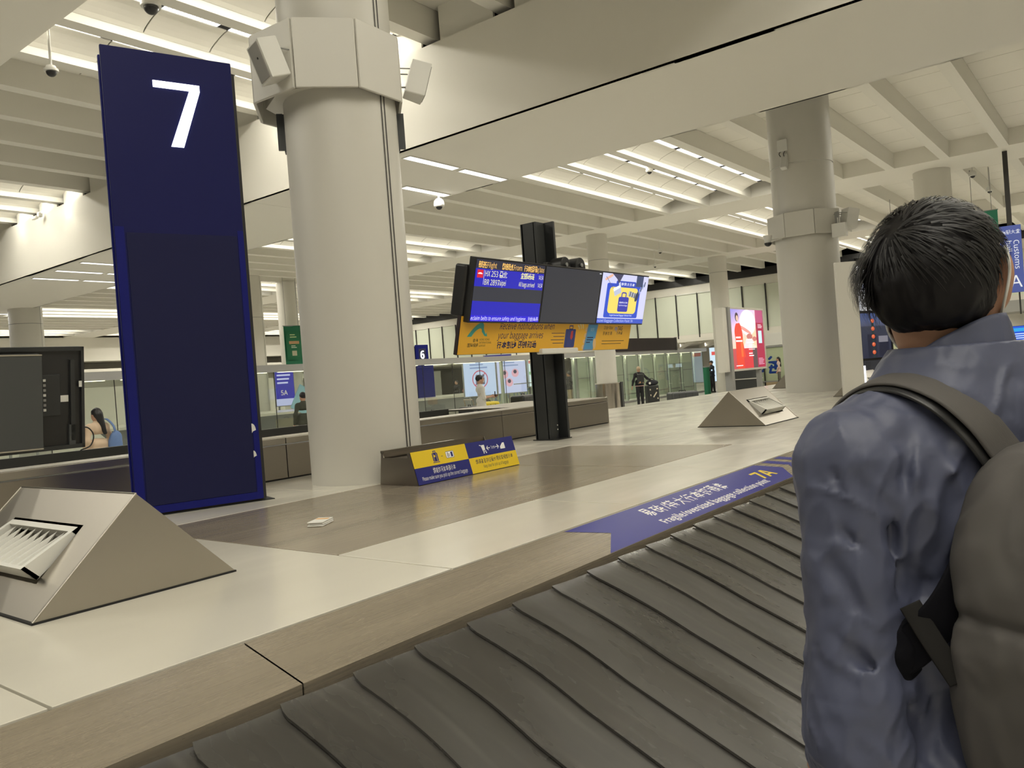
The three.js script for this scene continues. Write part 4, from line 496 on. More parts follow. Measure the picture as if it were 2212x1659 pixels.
{ const t = thing('poster_card', 'light blue square card hung crooked behind the glass', 'card', [16.9, 1.35, -22.0], -0.1); part('stand', box(-0.02, -1.35, -0.04, 0.02, 0, -0.016), M.grey, t); const g = new THREE.BoxGeometry(0.85, 0.85, 0.03); g.rotateZ(-0.5); part('card', g, mat(0.35, 0.6, 0.78, 0.5), t); const g2 = new THREE.BoxGeometry(0.42, 0.4, 0.01); g2.rotateZ(-0.5); g2.translate(0.12, -0.12, 0.02); part('fold', g2, mat(0.45, 0.68, 0.84, 0.5), t); }
// suitcases and trolleys beyond the steel box
function suitcase(label, x, y, z, w, h, d, turn, m, group) { const t = thing('suitcase', label, 'suitcase', [x, y, z], turn, group); part('shell', rbox(w, h, d, Math.min(w, h, d) * 0.16, 0, h / 2 + 0.04, 0), m, t); part('handle', [rod([-w * 0.12, h + 0.04, 0], [-w * 0.12, h + 0.08, 0], 0.012), rod([w * 0.12, h + 0.04, 0], [w * 0.12, h + 0.08, 0], 0.012), rod([-w * 0.12, h + 0.08, 0], [w * 0.12, h + 0.08, 0], 0.014)], M.black, t); for (const s of [-1, 1]) part('wheel', cyl(0.025, 0.025, 0.03, 0, 0, 0, 12).rotateX(Math.PI / 2).translate(s * w * 0.38, 0.025, 0), M.black, t); part('groove', [-0.25, 0, 0.25].map((a) => box(a * w - 0.01, 0.12, d / 2 - 0.002, a * w + 0.01, h - 0.04, d / 2 + 0.004)), M.charcoal, t); return t; }
const yellow = mat(0.75, 0.6, 0.05, 0.4);
suitcase('yellow suitcase beyond the steel box, left of the guard', 16.6, 0, -15.9, 0.62, 0.78, 0.45, 0.2, yellow); suitcase('yellow suitcase on a trolley right of the guard', 18.7, 0.28, -15.6, 0.62, 0.62, 0.45, -0.5, yellow);
suitcase('large black suitcase in front of the guard', 16.7, 0, -14.6, 0.75, 0.87, 0.45, 0.4, M.charcoal); suitcase('dark suitcase stack right of the yellow trolley case', 20.2, 0, -15.4, 0.9, 1.0, 0.5, 0.2, M.charcoal); suitcase('dark case carrying a small orange case, right of the post', 23.2, 0, -16.4, 0.5, 0.66, 0.4, 0.1, M.charcoal); suitcase('small orange case standing on a dark one right of the post', 23.2, 0.74, -16.4, 0.3, 0.3, 0.3, 0, mat(0.7, 0.3, 0.03, 0.5));
for (const [x, z, l] of [[14.3, -16, 'steel luggage trolley left of the guard'], [18.7, -15.6, 'steel luggage trolley under the yellow case']]) { const t = thing('luggage_trolley', l, 'trolley', [x, 0, z], -0.4); part('frame', [rod([-0.5, 0.25, -0.3], [0.5, 0.25, -0.3], 0.02), rod([-0.5, 0.25, 0.3], [0.5, 0.25, 0.3], 0.02), rod([-0.5, 0.25, -0.3], [-0.65, 1.05, -0.3], 0.02), rod([-0.5, 0.25, 0.3], [-0.65, 1.05, 0.3], 0.02), rod([-0.65, 1.05, -0.3], [-0.65, 1.05, 0.3], 0.02), rod([-0.55, 0.6, -0.3], [0.1, 0.55, -0.3], 0.015), rod([-0.55, 0.6, 0.3], [0.1, 0.55, 0.3], 0.015)], M.steel, t); part('platform', box(-0.5, 0.26, -0.28, 0.5, 0.6 - 0.32, 0.28), M.grey, t); for (const [a, b] of [[-0.45, -0.28], [-0.45, 0.28], [0.45, 0]]) part('wheel', cyl(0.1, 0.1, 0.05, 0, 0, 0, 16).rotateX(Math.PI / 2).translate(a, 0.1, b), M.black, t); }
// steel wrapped column foot, bin-like
{ const t = thing('column_guard', 'tall round stainless steel wrap around the foot of the slim column', 'guard', [26.5, 0, -16.1]); part('wrap', new THREE.CylinderGeometry(0.47, 0.47, 1.12, 48, 1, true).translate(0, 0.56, 0), mat(0.5, 0.46, 0.41, 0.22, 1), t); part('rim', new THREE.TorusGeometry(0.47, 0.015, 8, 48).rotateX(Math.PI / 2).translate(0, 1.12, 0), M.steel, t); part('side_strip', box(0.3, 0, 0.3, 0.44, 1.14, 0.44), M.gunmetal, t); }
// green banner, customs glass, dark kiosks
{ const t = thing('hanging_banner', 'long green cloth banner with pale print hanging at a far column', 'banner', [22.55, 2.85, -29.9], -0.25); const g = new THREE.BoxGeometry(0.8, 1.85, 0.02, 6, 12, 1); const p = g.attributes.position; for (let i = 0; i < p.count; i++) p.setZ(i, p.getZ(i) + 0.04 * Math.sin(p.getX(i) * 6)); g.computeVertexNormals(); g.translate(0, 0.9, 0); part('cloth', g, M.green, t); part('top_rod', [rod([-0.45, 1.83, 0], [0.45, 1.83, 0], 0.02), rod([-0.3, 1.83, 0], [-0.3, 4.4, 0], 0.01), rod([0.3, 1.83, 0], [0.3, 4.4, 0], 0.01)], M.grey, t); const art = canvas(128, 256, (c, w, h) => { c.fillStyle = '#0f6a46'; c.fillRect(0, 0, w, h); lines(c, 34, 30, 60, 2, 20, '#c8d8a0'); c.fillStyle = '#c49a70'; c.fillRect(24, 90, 84, 26); lines(c, 40, 130, 50, 2, 14, '#e0e6d0'); c.fillStyle = '#b8b49a'; c.fillRect(44, 176, 40, 44); }); printed(quad([-0.36, 0.3, 0.06], [0.36, 0.3, 0.06], [0.36, 1.6, 0.06], [-0.36, 1.6, 0.06]), art, t, 'print', 0); }
{
  const s = shell('window_2', 'frosted customs screen with blue lettering at the far end'); const art = canvas(1024, 256, (g, w, h) => { g.fillStyle = '#b9c3a2'; g.fillRect(0, 0, w, h); write(g, '海關', 150, 60, 150, '#22418e', { pen: 17, gap: 1.1 }); write(g, 'Customs', 520, 60, 150, '#22418e', { wide: 0.9 }); });
  printed(quad([45.5, 0.3, -18.5], [45.5, 0.3, -10], [45.5, 2.2, -10], [45.5, 2.2, -18.5]), art, s, 'lettered_pane', 0, 0.3); part('pane_back', box(45.52, 0, -19, 45.6, 2.3, -9.5), M.frosted, s); for (let i = 0; i < 6; i++) part('mullion', box(45.44, 0, -19 + i * 1.9, 45.5, 2.3, -18.94 + i * 1.9), M.mullion, s); part('top_rail', box(45.42, 2.24, -19, 45.52, 2.32, -9.5), M.grey, s); part('upper_box', box(45.6, 2.35, -17, 47, 3.05, -9), M.white, s); part('kick_rail', box(45.42, 0.25, -19, 45.5, 0.32, -9.5), M.grey, s); part('timber_base', box(45.42, 0, -17, 45.5, 0.25, -9.5), mat(0.45, 0.34, 0.2, 0.5), s);
  const a2 = canvas(512, 160, (g, w, h) => { g.fillStyle = '#aeb9a2'; g.fillRect(0, 0, w, h); write(g, '關', 20, 22, 110, '#6a84a8', { pen: 12 }); write(g, 'Customs', 190, 14, 124, '#6a84a8', { wide: 0.92 }); }); printed(quad([27.2, 0.35, -22.6], [30.6, 0.35, -22.6], [30.6, 1.4, -22.6], [27.2, 1.4, -22.6]), a2, s, 'lettered_pane', 0, 0.3);
}
{ const t = thing('kiosk', 'dark kiosk with a lit strip under the red advertisement', 'kiosk', [43.3, 0, -17.3], -1.0); part('cabinet', rbox(1.6, 1.75, 0.6, 0.02, 0, 0.88, 0), M.gunmetal, t); part('lit_strip', box(-0.75, 1.5, 0.3, 0.75, 1.7, 0.32), glow(0.6, 0.8, 1, 1.2), t); part('shelf', box(-0.82, 0.55, 0.25, 0.82, 0.6, 0.36), M.white, t); }
// red advertisement board
{
  const t = thing('advertising_board', 'big lit advertisement of a person in a red dress on two posts', 'advertisement', [39.5, 0, -15.55], 0), W = 4.3, y0 = 1.2, H = 2.95;
  part('frame', [box(-W / 2 - 0.08, y0 - 0.1, -0.25, W / 2 + 0.08, y0, 0.04), box(-W / 2 - 0.08, y0 + H, -0.25, W / 2 + 0.08, y0 + H + 0.1, 0.04), box(W / 2, y0, -0.25, W / 2 + 0.1, y0 + H, 0.04), box(-W / 2 - 0.15, y0 - 0.1, -0.3, -W / 2, y0 + H + 0.1, 0.04), box(-W / 2, y0, -0.25, W / 2, y0 + H, -0.02)], M.column, t);
  part('post', box(-W / 2 - 0.45, 0, -0.25, -W / 2 - 0.15, y0 + H + 0.06, 0.12), M.grey, t); part('post', box(-W / 2 - 0.95, y0 - 0.1, -0.35, -W / 2 - 0.5, y0 + H + 0.04, 0.05), M.column, t); part('post', box(W / 2 - 0.9, 0, -0.2, W / 2 - 0.6, y0, 0), M.grey, t);
  const art = canvas(768, 768, (g, w, h) => {
    const sky = g.createLinearGradient(0, 0, w * 0.3, h * 0.6); sky.addColorStop(0, '#8e86dc'); sky.addColorStop(0.5, '#f2cfe4'); sky.addColorStop(1, '#ffd2ac'); g.fillStyle = sky; g.fillRect(0, 0, w, h); g.fillStyle = '#fff2f4'; g.beginPath(); g.ellipse(w * 0.52, h * 0.22, w * 0.24, h * 0.22, 0, 0, 7); g.fill(); g.fillStyle = '#f09a8e'; g.beginPath(); g.ellipse(w * 0.42, h * 0.34, w * 0.2, h * 0.03, 0.35, 0, 7); g.fill();
    g.fillStyle = '#c24a50'; g.fillRect(0, h * 0.66, w * 0.8, h); g.fillStyle = '#d4323c'; g.fillRect(w * 0.34, h * 0.66, w * 0.3, h); g.fillStyle = '#c87a70'; g.beginPath(); g.ellipse(w * 0.55, h * 0.46, w * 0.09, h * 0.05, 0, 0, 7); g.ellipse(w * 0.7, h * 0.5, w * 0.07, h * 0.04, 0, 0, 7); g.fill(); g.fillStyle = '#eadcdc'; g.beginPath(); g.moveTo(w * 0.34, h * 0.66); g.lineTo(w * 0.44, h * 0.5); g.lineTo(w * 0.66, h * 0.52); g.lineTo(w * 0.6, h * 0.66); g.fill(); g.fillStyle = '#5a4548'; g.fillRect(w * 0.62, h * 0.66, w * 0.14, h);
    g.fillStyle = '#40283c'; g.beginPath(); g.ellipse(w * 0.2, h * 0.13, w * 0.05, h * 0.075, 0, 0, 7); g.fill(); g.fillStyle = '#e9bfa4'; g.beginPath(); g.ellipse(w * 0.21, h * 0.15, w * 0.032, h * 0.05, 0, 0, 7); g.fill(); g.fillStyle = '#e2402c'; g.beginPath(); g.moveTo(w * 0.17, h * 0.24); g.lineTo(w * 0.27, h * 0.23); g.quadraticCurveTo(w * 0.36, h * 0.34, w * 0.34, h * 0.56); g.lineTo(w * 0.4, h * 0.8); g.lineTo(w * 0.34, h * 0.82); g.lineTo(w * 0.35, h); g.lineTo(w * 0.14, h); g.lineTo(w * 0.12, h * 0.8); g.lineTo(w * 0.13, h * 0.5); g.quadraticCurveTo(w * 0.08, h * 0.34, w * 0.17, h * 0.24); g.fill(); g.fillStyle = '#f06a34'; g.fillRect(w * 0.27, h * 0.5, w * 0.06, h * 0.3);
    lines(g, w * 0.14, h * 0.46, w * 0.2, 2, h * 0.06, '#fff'); lines(g, w * 0.46, h * 0.5, w * 0.24, 2, h * 0.05, '#fff'); lines(g, w * 0.5, h * 0.6, w * 0.26, 4, h * 0.025, '#fbeeee'); lines(g, w * 0.5, h * 0.74, w * 0.16, 2, h * 0.04, '#fff'); lines(g, w * 0.1, h * 0.94, w * 0.28, 1, h * 0.03, '#fff');
    g.fillStyle = '#a81a44'; g.fillRect(w * 0.765, 0, w, h); g.fillStyle = '#b84a76'; g.fillRect(w * 0.765, 0, w, h * 0.22); lines(g, w * 0.83, h * 0.25, w * 0.15, 3, h * 0.025, '#f4e4ea'); g.fillStyle = '#c9e6ee'; g.fillRect(w * 0.83, h * 0.36, w * 0.11, h * 0.22); lines(g, w * 0.79, h * 0.84, w * 0.19, 5, h * 0.025, '#e0b0c4');
  });
  printed(quad([-W / 2, y0, 0.001], [W / 2, y0, 0.001], [W / 2, y0 + H, 0.001], [-W / 2, y0 + H, 0.001]), art, t, 'lit_picture', 1.1); part('base_bar', box(-W / 2 - 1, 0, -0.3, W / 2, 0.08, 0.12), M.grey, t);
}
{ const t = thing('green_column', 'narrow dark green post beside the advertisement post', 'post', [37.9, 0, -17.2]); part('shaft', cyl(0.16, 0.16, 1.4, 0, 0, 0, 16), M.green, t); part('cap', cyl(0.17, 0.17, 0.05, 0, 1.4, 0, 16), M.grey, t); }
board('notice_screen', 'white lit totem screen with a red bar behind the standing man', 'screen', 42.9, 0.55, -18.6, 1.1, 1.9, -1.0, (g, w, h) => { g.fillStyle = '#cfe6f6'; g.fillRect(0, 0, w, h); g.fillStyle = '#d8504a'; g.fillRect(w * 0.1, h * 0.12, w * 0.8, h * 0.1); }, 1, 128);
// LED wall with a pale frame right of the second column, seen from its back so the writing is reversed
{
  const t = thing('screen_tower', 'flat pale panel edge of a screen tower right of the second column', 'panel', [10.62, 1.0, -2.86], 0); const sd = new THREE.Group(); void sd;
  const a = [-0.02, -0.18], b = [0.1, 0.1]; const ang = Math.atan2(b[0] - a[0], b[1] - a[1]); void ang;
  part('side_panel', (() => { const g = rbox(0.27, 1.74, 0.05, 0.006, 0, 0.87, 0); g.rotateY(-0.9); return g; })(), M.column, t); part('led_reflection', box(0.1, 0.02, 0.1, 0.12, 0.42, 0.13), glow(0.9, 0.9, 1, 1.2), t);  // glowing strip imitates the LED reflection along the panel edge
  const w = thing('led_wall', 'bright white lit customs screen with reversed writing behind the head of the man', 'screen', [13.3, 0.97, -2.92], -0.39), W = 1.5; w.scale.setScalar(1.08);
  const art = canvas(1024, 420, (g, cw, h) => { g.fillStyle = '#fafcff'; g.fillRect(0, 0, cw, h); g.save(); g.translate(cw, 0); g.scale(-1, 1); write(g, '港', 560, 110, 100, '#4a62a8', { pen: 7 }); write(g, '海', 760, 110, 100, '#4a62a8', { pen: 7 }); write(g, '關', 905, 140, 100, '#4a62a8', { pen: 7 }); write(g, 'AND EXCISE D', 420, 232, 66, '#5068a8', { wide: 1.1 }); g.restore(); });
  printed(quad([-W / 2, 1.14, 0], [W / 2, 1.14, 0], [W / 2, 1.76, 0], [-W / 2, 1.76, 0]), art, w, 'lit_face', 1.5, 0.3); part('case', [box(-W / 2 - 0.02, 1.08, -0.1, W / 2 + 0.02, 1.86, -0.004), box(-W / 2, 1.76, -0.01, W / 2, 1.86, 0.012)], M.black, w);
  const d = thing('dark_screen', 'dark glossy screen with a reflection of orange lanterns painted in', 'screen', [13.16, 0.952, -2.97], -0.39); d.scale.setScalar(1.08); const la = canvas(512, 640, (g, cw, h) => { const s = g.createLinearGradient(0, 0, 0, h); s.addColorStop(0, '#5c74b4'); s.addColorStop(0.28, '#565a72'); s.addColorStop(0.3, '#3c4050'); s.addColorStop(1, '#2c3046'); g.fillStyle = s; g.fillRect(0, 0, cw, h); g.fillStyle = '#23263a'; g.fillRect(110, 300, 150, 330); g.fillRect(300, 420, 170, 200); g.fillStyle = '#8c8a94'; g.fillRect(300, 330, 160, 90); for (let i = 0; i < 5; i++) { const y = 110 + i * 112; g.fillStyle = '#223838'; g.fillRect(194, y + 30, 34, 70); g.fillStyle = '#e8643c'; g.beginPath(); g.ellipse(211, y, 30, 30, 0, 0, 7); g.fill(); g.fillStyle = '#ff9a70'; g.beginPath(); g.ellipse(205, y - 8, 14, 12, 0, 0, 7); g.fill(); } });  // lantern reflection in the glass is drawn into this glowing image
  printed(quad([-0.62, 0.5, 0], [0.02, 0.5, 0], [0.02, 1.12, 0], [-0.62, 1.12, 0]), la, d, 'picture', 0.75, 0.12); part('frame', [box(-0.66, 0.36, -0.04, -0.62, 1.13, 0.01), box(0.02, 0.36, -0.04, 0.05, 1.13, 0.01), box(-0.62, 0.47, -0.04, 0.02, 0.5, 0.01)], M.black, d); const ba = canvas(512, 128, (g, cw, h) => { g.fillStyle = '#4a4c58'; g.fillRect(0, 0, cw, h); g.save(); g.translate(cw, 0); g.scale(-1, 1); write(g, '海', 130, 14, 100, '#15182c', { pen: 9 }); write(g, '關', 380, 14, 100, '#15182c', { pen: 9 }); g.restore(); }); printed(quad([-0.62, 0.3, 0.005], [0.02, 0.3, 0.005], [0.02, 0.47, 0.005], [-0.62, 0.47, 0.005]), ba, d, 'lettered_strip', 0.25); part('tape_card', box(-0.06, 0.3, 0.01, 0.1, 0.42, 0.02), mat(0.4, 0.6, 0.8, 0.5), d); part('leg', box(-0.3, 0, -0.08, -0.26, 0.3, -0.04), M.black, d);
  const sb = thing('parcel', 'crumpled silver foil parcel under the dark lantern screen', 'parcel', [12.65, 1.0, -2.9]); const pg = new THREE.IcosahedronGeometry(0.12, 3), pp = pg.attributes.position; for (let i = 0; i < pp.count; i++) { const k = 1 + 0.25 * nz(pp.getX(i) * 20, pp.getY(i) * 20, pp.getZ(i) * 20); pp.setXYZ(i, pp.getX(i) * k, pp.getY(i) * 0.8 * k + 0.1, pp.getZ(i) * k); } pg.computeVertexNormals(); part('foil', pg, mat(0.7, 0.72, 0.75, 0.25, 1), sb); part('tie', cyl(0.02, 0.05, 0.05, 0, 0.19, 0, 12), M.steel, sb);
}
// customs hall sign and blue notice screen right of the head
{
  const t = thing('hanging_sign', 'blue vertical sign reading Customs hall A hanging right of the head', 'sign', [25.9, 2.9, -2.61], -1.42), W = 0.5, H = 1.83;
  part('case', rbox(W, H, 0.12, 0.01, 0, H / 2, -0.065), mat(0.03, 0.05, 0.16, 0.4), t); part('hanger', [box(-0.06, H, -0.12, 0.06, H + 2.05, -0.06)], M.mullion, t); part('lower_hanger', box(0.1, -0.6, -0.11, 0.14, 0, -0.08), M.mullion, t);
  const art = canvas(256, 900, (g, w, h) => { g.fillStyle = '#4a5aa0'; g.fillRect(0, 0, w, h); for (const [i, c] of [...'海關大堂'].entries()) { g.strokeStyle = g.fillStyle = '#fff'; glyph(g, c, 14 + i * 58, 58, 56, 5); } g.save(); g.translate(w * 0.62, 0); g.rotate(Math.PI / 2); fit(g, 'Customs', 196, 590, -78, 92, '#fff'); fit(g, 'hall', 196, 354, 12, 92, '#fff'); g.restore(); fit(g, 'A', w * 0.34, w * 0.9, 640, 230, '#fff'); });
  printed(quad([-W / 2, 0, 0], [W / 2, 0, 0], [W / 2, H, 0], [-W / 2, H, 0]), art, t, 'lit_face', 0.75);
  const b = thing('hanging_banner', 'green banner end showing beside the head of the man', 'banner', [28.0, 4.57, -3.46], -1.42); part('cloth', box(-0.6, 0, -0.01, 0.35, 0.95, 0.01), mat(0.03, 0.25, 0.15, 0.6), b); part('top_rod', [rod([-0.62, 0.96, 0], [0.37, 0.96, 0], 0.015), rod([-0.3, 0.96, 0], [-0.3, 2.24, 0], 0.008), rod([0.2, 0.96, 0], [0.2, 2.24, 0], 0.008)], M.grey, b);
  const s = thing('notice_screen', 'blue lit notice screen with small white print right of the man', 'screen', [25.75, 1.39, -2.44], -1.42); part('case', rbox(0.95, 0.62, 0.08, 0.01, 0.1, 0.28, -0.045), M.black, s); const bl = canvas(256, 160, (g, w, h) => { g.fillStyle = '#1450d0'; g.fillRect(0, 0, w, h); g.fillStyle = '#22a0e0'; g.fillRect(20, 14, 190, 26); lines(g, 30, 54, 190, 6, 16, '#cfe0ff'); }); printed(quad([-0.36, 0, 0], [0.56, 0, 0], [0.56, 0.58, 0], [-0.36, 0.58, 0]), bl, s, 'lit_face', 1); part('stand', box(0.05, -1.39, -0.08, 0.15, 0, -0.03), M.grey, s); part('desk_edge', box(-0.5, -0.2, -0.1, 0.8, -0.12, 0.1), M.grey, s);
  const e = thing('exit_sign', 'small green lit exit sign at the neck of the man', 'sign', [30.4, 2.11, -6.55], -1.2); e.scale.setScalar(0.7); part('case', rbox(0.5, 0.3, 0.1, 0.01, 0, 0.15, -0.05), M.grey, e); const ex = canvas(128, 80, (g, w, h) => { g.fillStyle = '#12b24a'; g.fillRect(0, 0, w, h); g.fillStyle = '#dff8e4'; g.fillRect(70, 14, 44, 52); g.fillRect(20, 30, 30, 12); }); printed(quad([-0.24, 0.01, 0.002], [0.24, 0.01, 0.002], [0.24, 0.29, 0.002], [-0.24, 0.29, 0.002]), ex, e, 'lit_face', 1.2); part('rod', rod([0, 0.3, -0.05], [0, 6.7, -0.05], 0.015), M.grey, e);
  const bk = shell('ceiling_bulkhead', 'grey lowered bulkhead right of the man'); part('bulkhead_face', box(35.2, 2.65, -4.3, 46, 3.08, 10), mat(0.33, 0.33, 0.31, 0.5), bk); part('bulkhead_wall', box(38, 0, -8, 46, 3.4, 10), M.paint, bk);
}

// ---------------------------------------------------------------- people
function ribbon(points, normals, width, thick, n = 48) {
  const c = new THREE.CatmullRomCurve3(points.map((p) => new THREE.Vector3(...p))), nc = new THREE.CatmullRomCurve3(normals.map((p) => new THREE.Vector3(...p))), pos = [], uvs = [], idx = [];
  for (let i = 0; i <= n; i++) { const t = i / n, p = c.getPoint(t), T = c.getTangent(t), N = nc.getPoint(t).normalize(), B = T.clone().cross(N).normalize(), Q = B.clone().cross(T).normalize(); for (const [a, b] of [[-1, 0], [-0.9, 0.8], [-0.4, 1], [0.4, 1], [0.9, 0.8], [1, 0], [0.9, -0.6], [-0.9, -0.6]]) { const v = p.clone().addScaledVector(B, a * width / 2).addScaledVector(Q, b * thick / 2); pos.push(v.x, v.y, v.z); uvs.push(a, t); } }
  for (let i = 0; i < n; i++) for (let j = 0; j < 8; j++) { const a = i * 8 + j, b = i * 8 + (j + 1) % 8, d = a + 8, e = b + 8; idx.push(a, b, d, b, e, d); }
  for (const o of [0, n * 8]) for (let j = 1; j < 7; j++) o ? idx.push(o, o + j, o + j + 1) : idx.push(o, o + j + 1, o + j);
  const g = new THREE.BufferGeometry(); g.setAttribute('position', new THREE.Float32BufferAttribute(pos, 3)); g.setAttribute('uv', new THREE.Float32BufferAttribute(uvs, 2)); g.setIndex(idx); g.computeVertexNormals(); return g;
}
const hand = (w, dir, curl, s = 1) => { // palm and five fingers from the wrist w along dir
  const D = new THREE.Vector3(...dir).normalize(), C = new THREE.Vector3(...curl).normalize(), S = D.clone().cross(C).normalize(), P = (a, b, c) => new THREE.Vector3(...w).addScaledVector(D, a * s).addScaledVector(S, b * s).addScaledVector(C, c * s).toArray();
  const parts = [cap(P(-0.02, 0, 0), P(0.02, 0, 0), 0.026 * s, 0.028 * s), cap(P(0.035, -0.022, 0), P(0.085, -0.024, 0.004), 0.015 * s, 0.012 * s), cap(P(0.035, 0.0, 0), P(0.088, 0, 0.004), 0.016 * s, 0.013 * s), cap(P(0.035, 0.02, 0), P(0.082, 0.024, 0.004), 0.015 * s, 0.012 * s)], f = [];
  [[-0.03, 0.06], [-0.01, 0.075], [0.011, 0.07], [0.03, 0.052]].forEach(([b, l]) => { f.push(cap(P(0.088, b, 0.006), P(0.088 + l * 0.5, b * 1.1, 0.014), 0.009 * s, 0.0085 * s), cap(P(0.088 + l * 0.5, b * 1.1, 0.014), P(0.088 + l * 0.8, b * 1.1, 0.045), 0.0085 * s, 0.007 * s)); });
  f.push(cap(P(0.02, -0.03, 0.006), P(0.06, -0.055, 0.02), 0.012 * s, 0.0095 * s), cap(P(0.06, -0.055, 0.02), P(0.088, -0.052, 0.036), 0.0095 * s, 0.008 * s));
  const palm = blend(0.02 * s, parts), fing = f; return (x, y, z) => { let d = palm(x, y, z); for (const q of fing) d = smin(d, q(x, y, z), 0.006 * s); return d; };
};
{
  const man = thing('person', 'man in a slate blue jacket seen from behind, dark hair, mask loop over ear', 'person', [1.268, 0, -0.212], -0.558);
  // head frame turned to the right of the body
  const HC = [-0.015, 1.704, -0.003], HY = -0.88, ch = Math.cos(HY), sh = Math.sin(HY);
  const toHead = (x, y, z) => { const a = x - HC[0], c = z - HC[2]; return [a * ch - c * sh, y - HC[1], a * sh + c * ch]; };   // head frame: x to its right, -z the face
  const fromHead = (x, y, z) => [HC[0] + x * ch + z * sh, HC[1] + y, HC[2] - x * sh + z * ch];
  const skull = ell([0, 0.003, 0.0], [0.067, 0.083, 0.085]), jaw = ell([0, -0.065, -0.035], [0.056, 0.06, 0.062]), nose = cap([0, -0.005, -0.092], [0, -0.035, -0.11], 0.009, 0.014), lip = cap([-0.018, -0.067, -0.092], [0.018, -0.067, -0.092], 0.007, 0.007), chin = ell([0, -0.1, -0.07], [0.022, 0.018, 0.022]);
  const ear = (s) => { const a = ell([0, 0, 0], [0.011, 0.034, 0.02]), hole = ell([0.008, 0.002, -0.002], [0.008, 0.018, 0.01]), lobe = ell([0, -0.03, -0.006], [0.008, 0.011, 0.011]); return (x, y, z) => { const px = (x - s * (s > 0 ? 0.082 : 0.07)) * s, py = y + 0.012, pz = z - 0.006, qx = px * 0.82 - pz * 0.57, qz = px * 0.57 + pz * 0.82; return Math.max(smin(a(qx, py, qz), lobe(qx, py, qz), 0.01), -hole(qx, py, qz)); }; };
  const eR = ear(1), eL = ear(-1);
  const headF = (x, y, z) => { let d = smin(skull(x, y, z), jaw(x, y, z), 0.04); d = smin(d, nose(x, y, z), 0.015); d = smin(d, lip(x, y, z), 0.012); d = smin(d, chin(x, y, z), 0.03); for (const s of [-1, 1]) { const ex = x - s * 0.031, ey = y - 0.012, ez = z + 0.088; d += 0.008 * Math.exp(-(ex * ex * 1600 + ey * ey * 3000 + ez * ez * 900)); } return smin(smin(d, eR(x, y, z), 0.006), eL(x, y, z), 0.006); };
  const neck = cap([0.0, 1.5, 0.0], [-0.002, 1.64, 0.004], 0.062, 0.056);
  const headBody = (x, y, z) => smin(headF(...toHead(x, y, z)), neck(x, y, z), 0.03);
  const HL = [-0.1, 0.95, -0.18], HR = [0.1, 0.95, -0.18], coreT = blend(0.04, [cap([-0.08, 1.38, 0], [0.08, 1.38, 0], 0.07, 0.07), cap([-0.07, 1.0, 0], [0.07, 1.0, 0], 0.08, 0.08), cap([0, 1.42, 0], [0, 1.55, 0], 0.07, 0.06), cap([-0.17, 1.44, 0], [-0.212, 1.12, 0.0], 0.036, 0.033), cap([-0.212, 1.12, 0.0], HL, 0.032, 0.026), cap([0.17, 1.44, 0], [0.212, 1.12, 0.0], 0.036, 0.033), cap([0.212, 1.12, 0.0], HR, 0.032, 0.026), cap([-0.09, 0.95, 0], [-0.1, 0.5, 0.0], 0.082, 0.055), cap([-0.1, 0.5, 0], [-0.105, 0.09, 0.03], 0.05, 0.034), cap([0.09, 0.95, 0], [0.1, 0.5, 0.0], 0.082, 0.055), cap([0.1, 0.5, 0], [0.105, 0.09, 0.03], 0.05, 0.034)]);
  const hl = hand(HL, [0.1, -0.9, -0.35], [1, 0.1, 0]), hr = hand(HR, [-0.1, -0.9, -0.35], [-1, 0.1, 0]);
  const bodyG = merge([netMesh(headBody, [-0.15, 1.53, -0.16], [0.15, 1.83, 0.14], 0.0035), netMesh((x, y, z) => coreT(x, y, z), [-0.32, 0.02, -0.26], [0.32, 1.6, 0.18], 0.016), netMesh(hl, [-0.2, 0.72, -0.36], [0.02, 1.0, -0.12], 0.004), netMesh(hr, [-0.02, 0.72, -0.36], [0.2, 1.0, -0.12], 0.004)]);
  const skin = mat(0.5, 0.275, 0.175, 0.5, 0, { sheen: 0.2, sheenRoughness: 0.5 }); part('body', bodyG, skin, man);
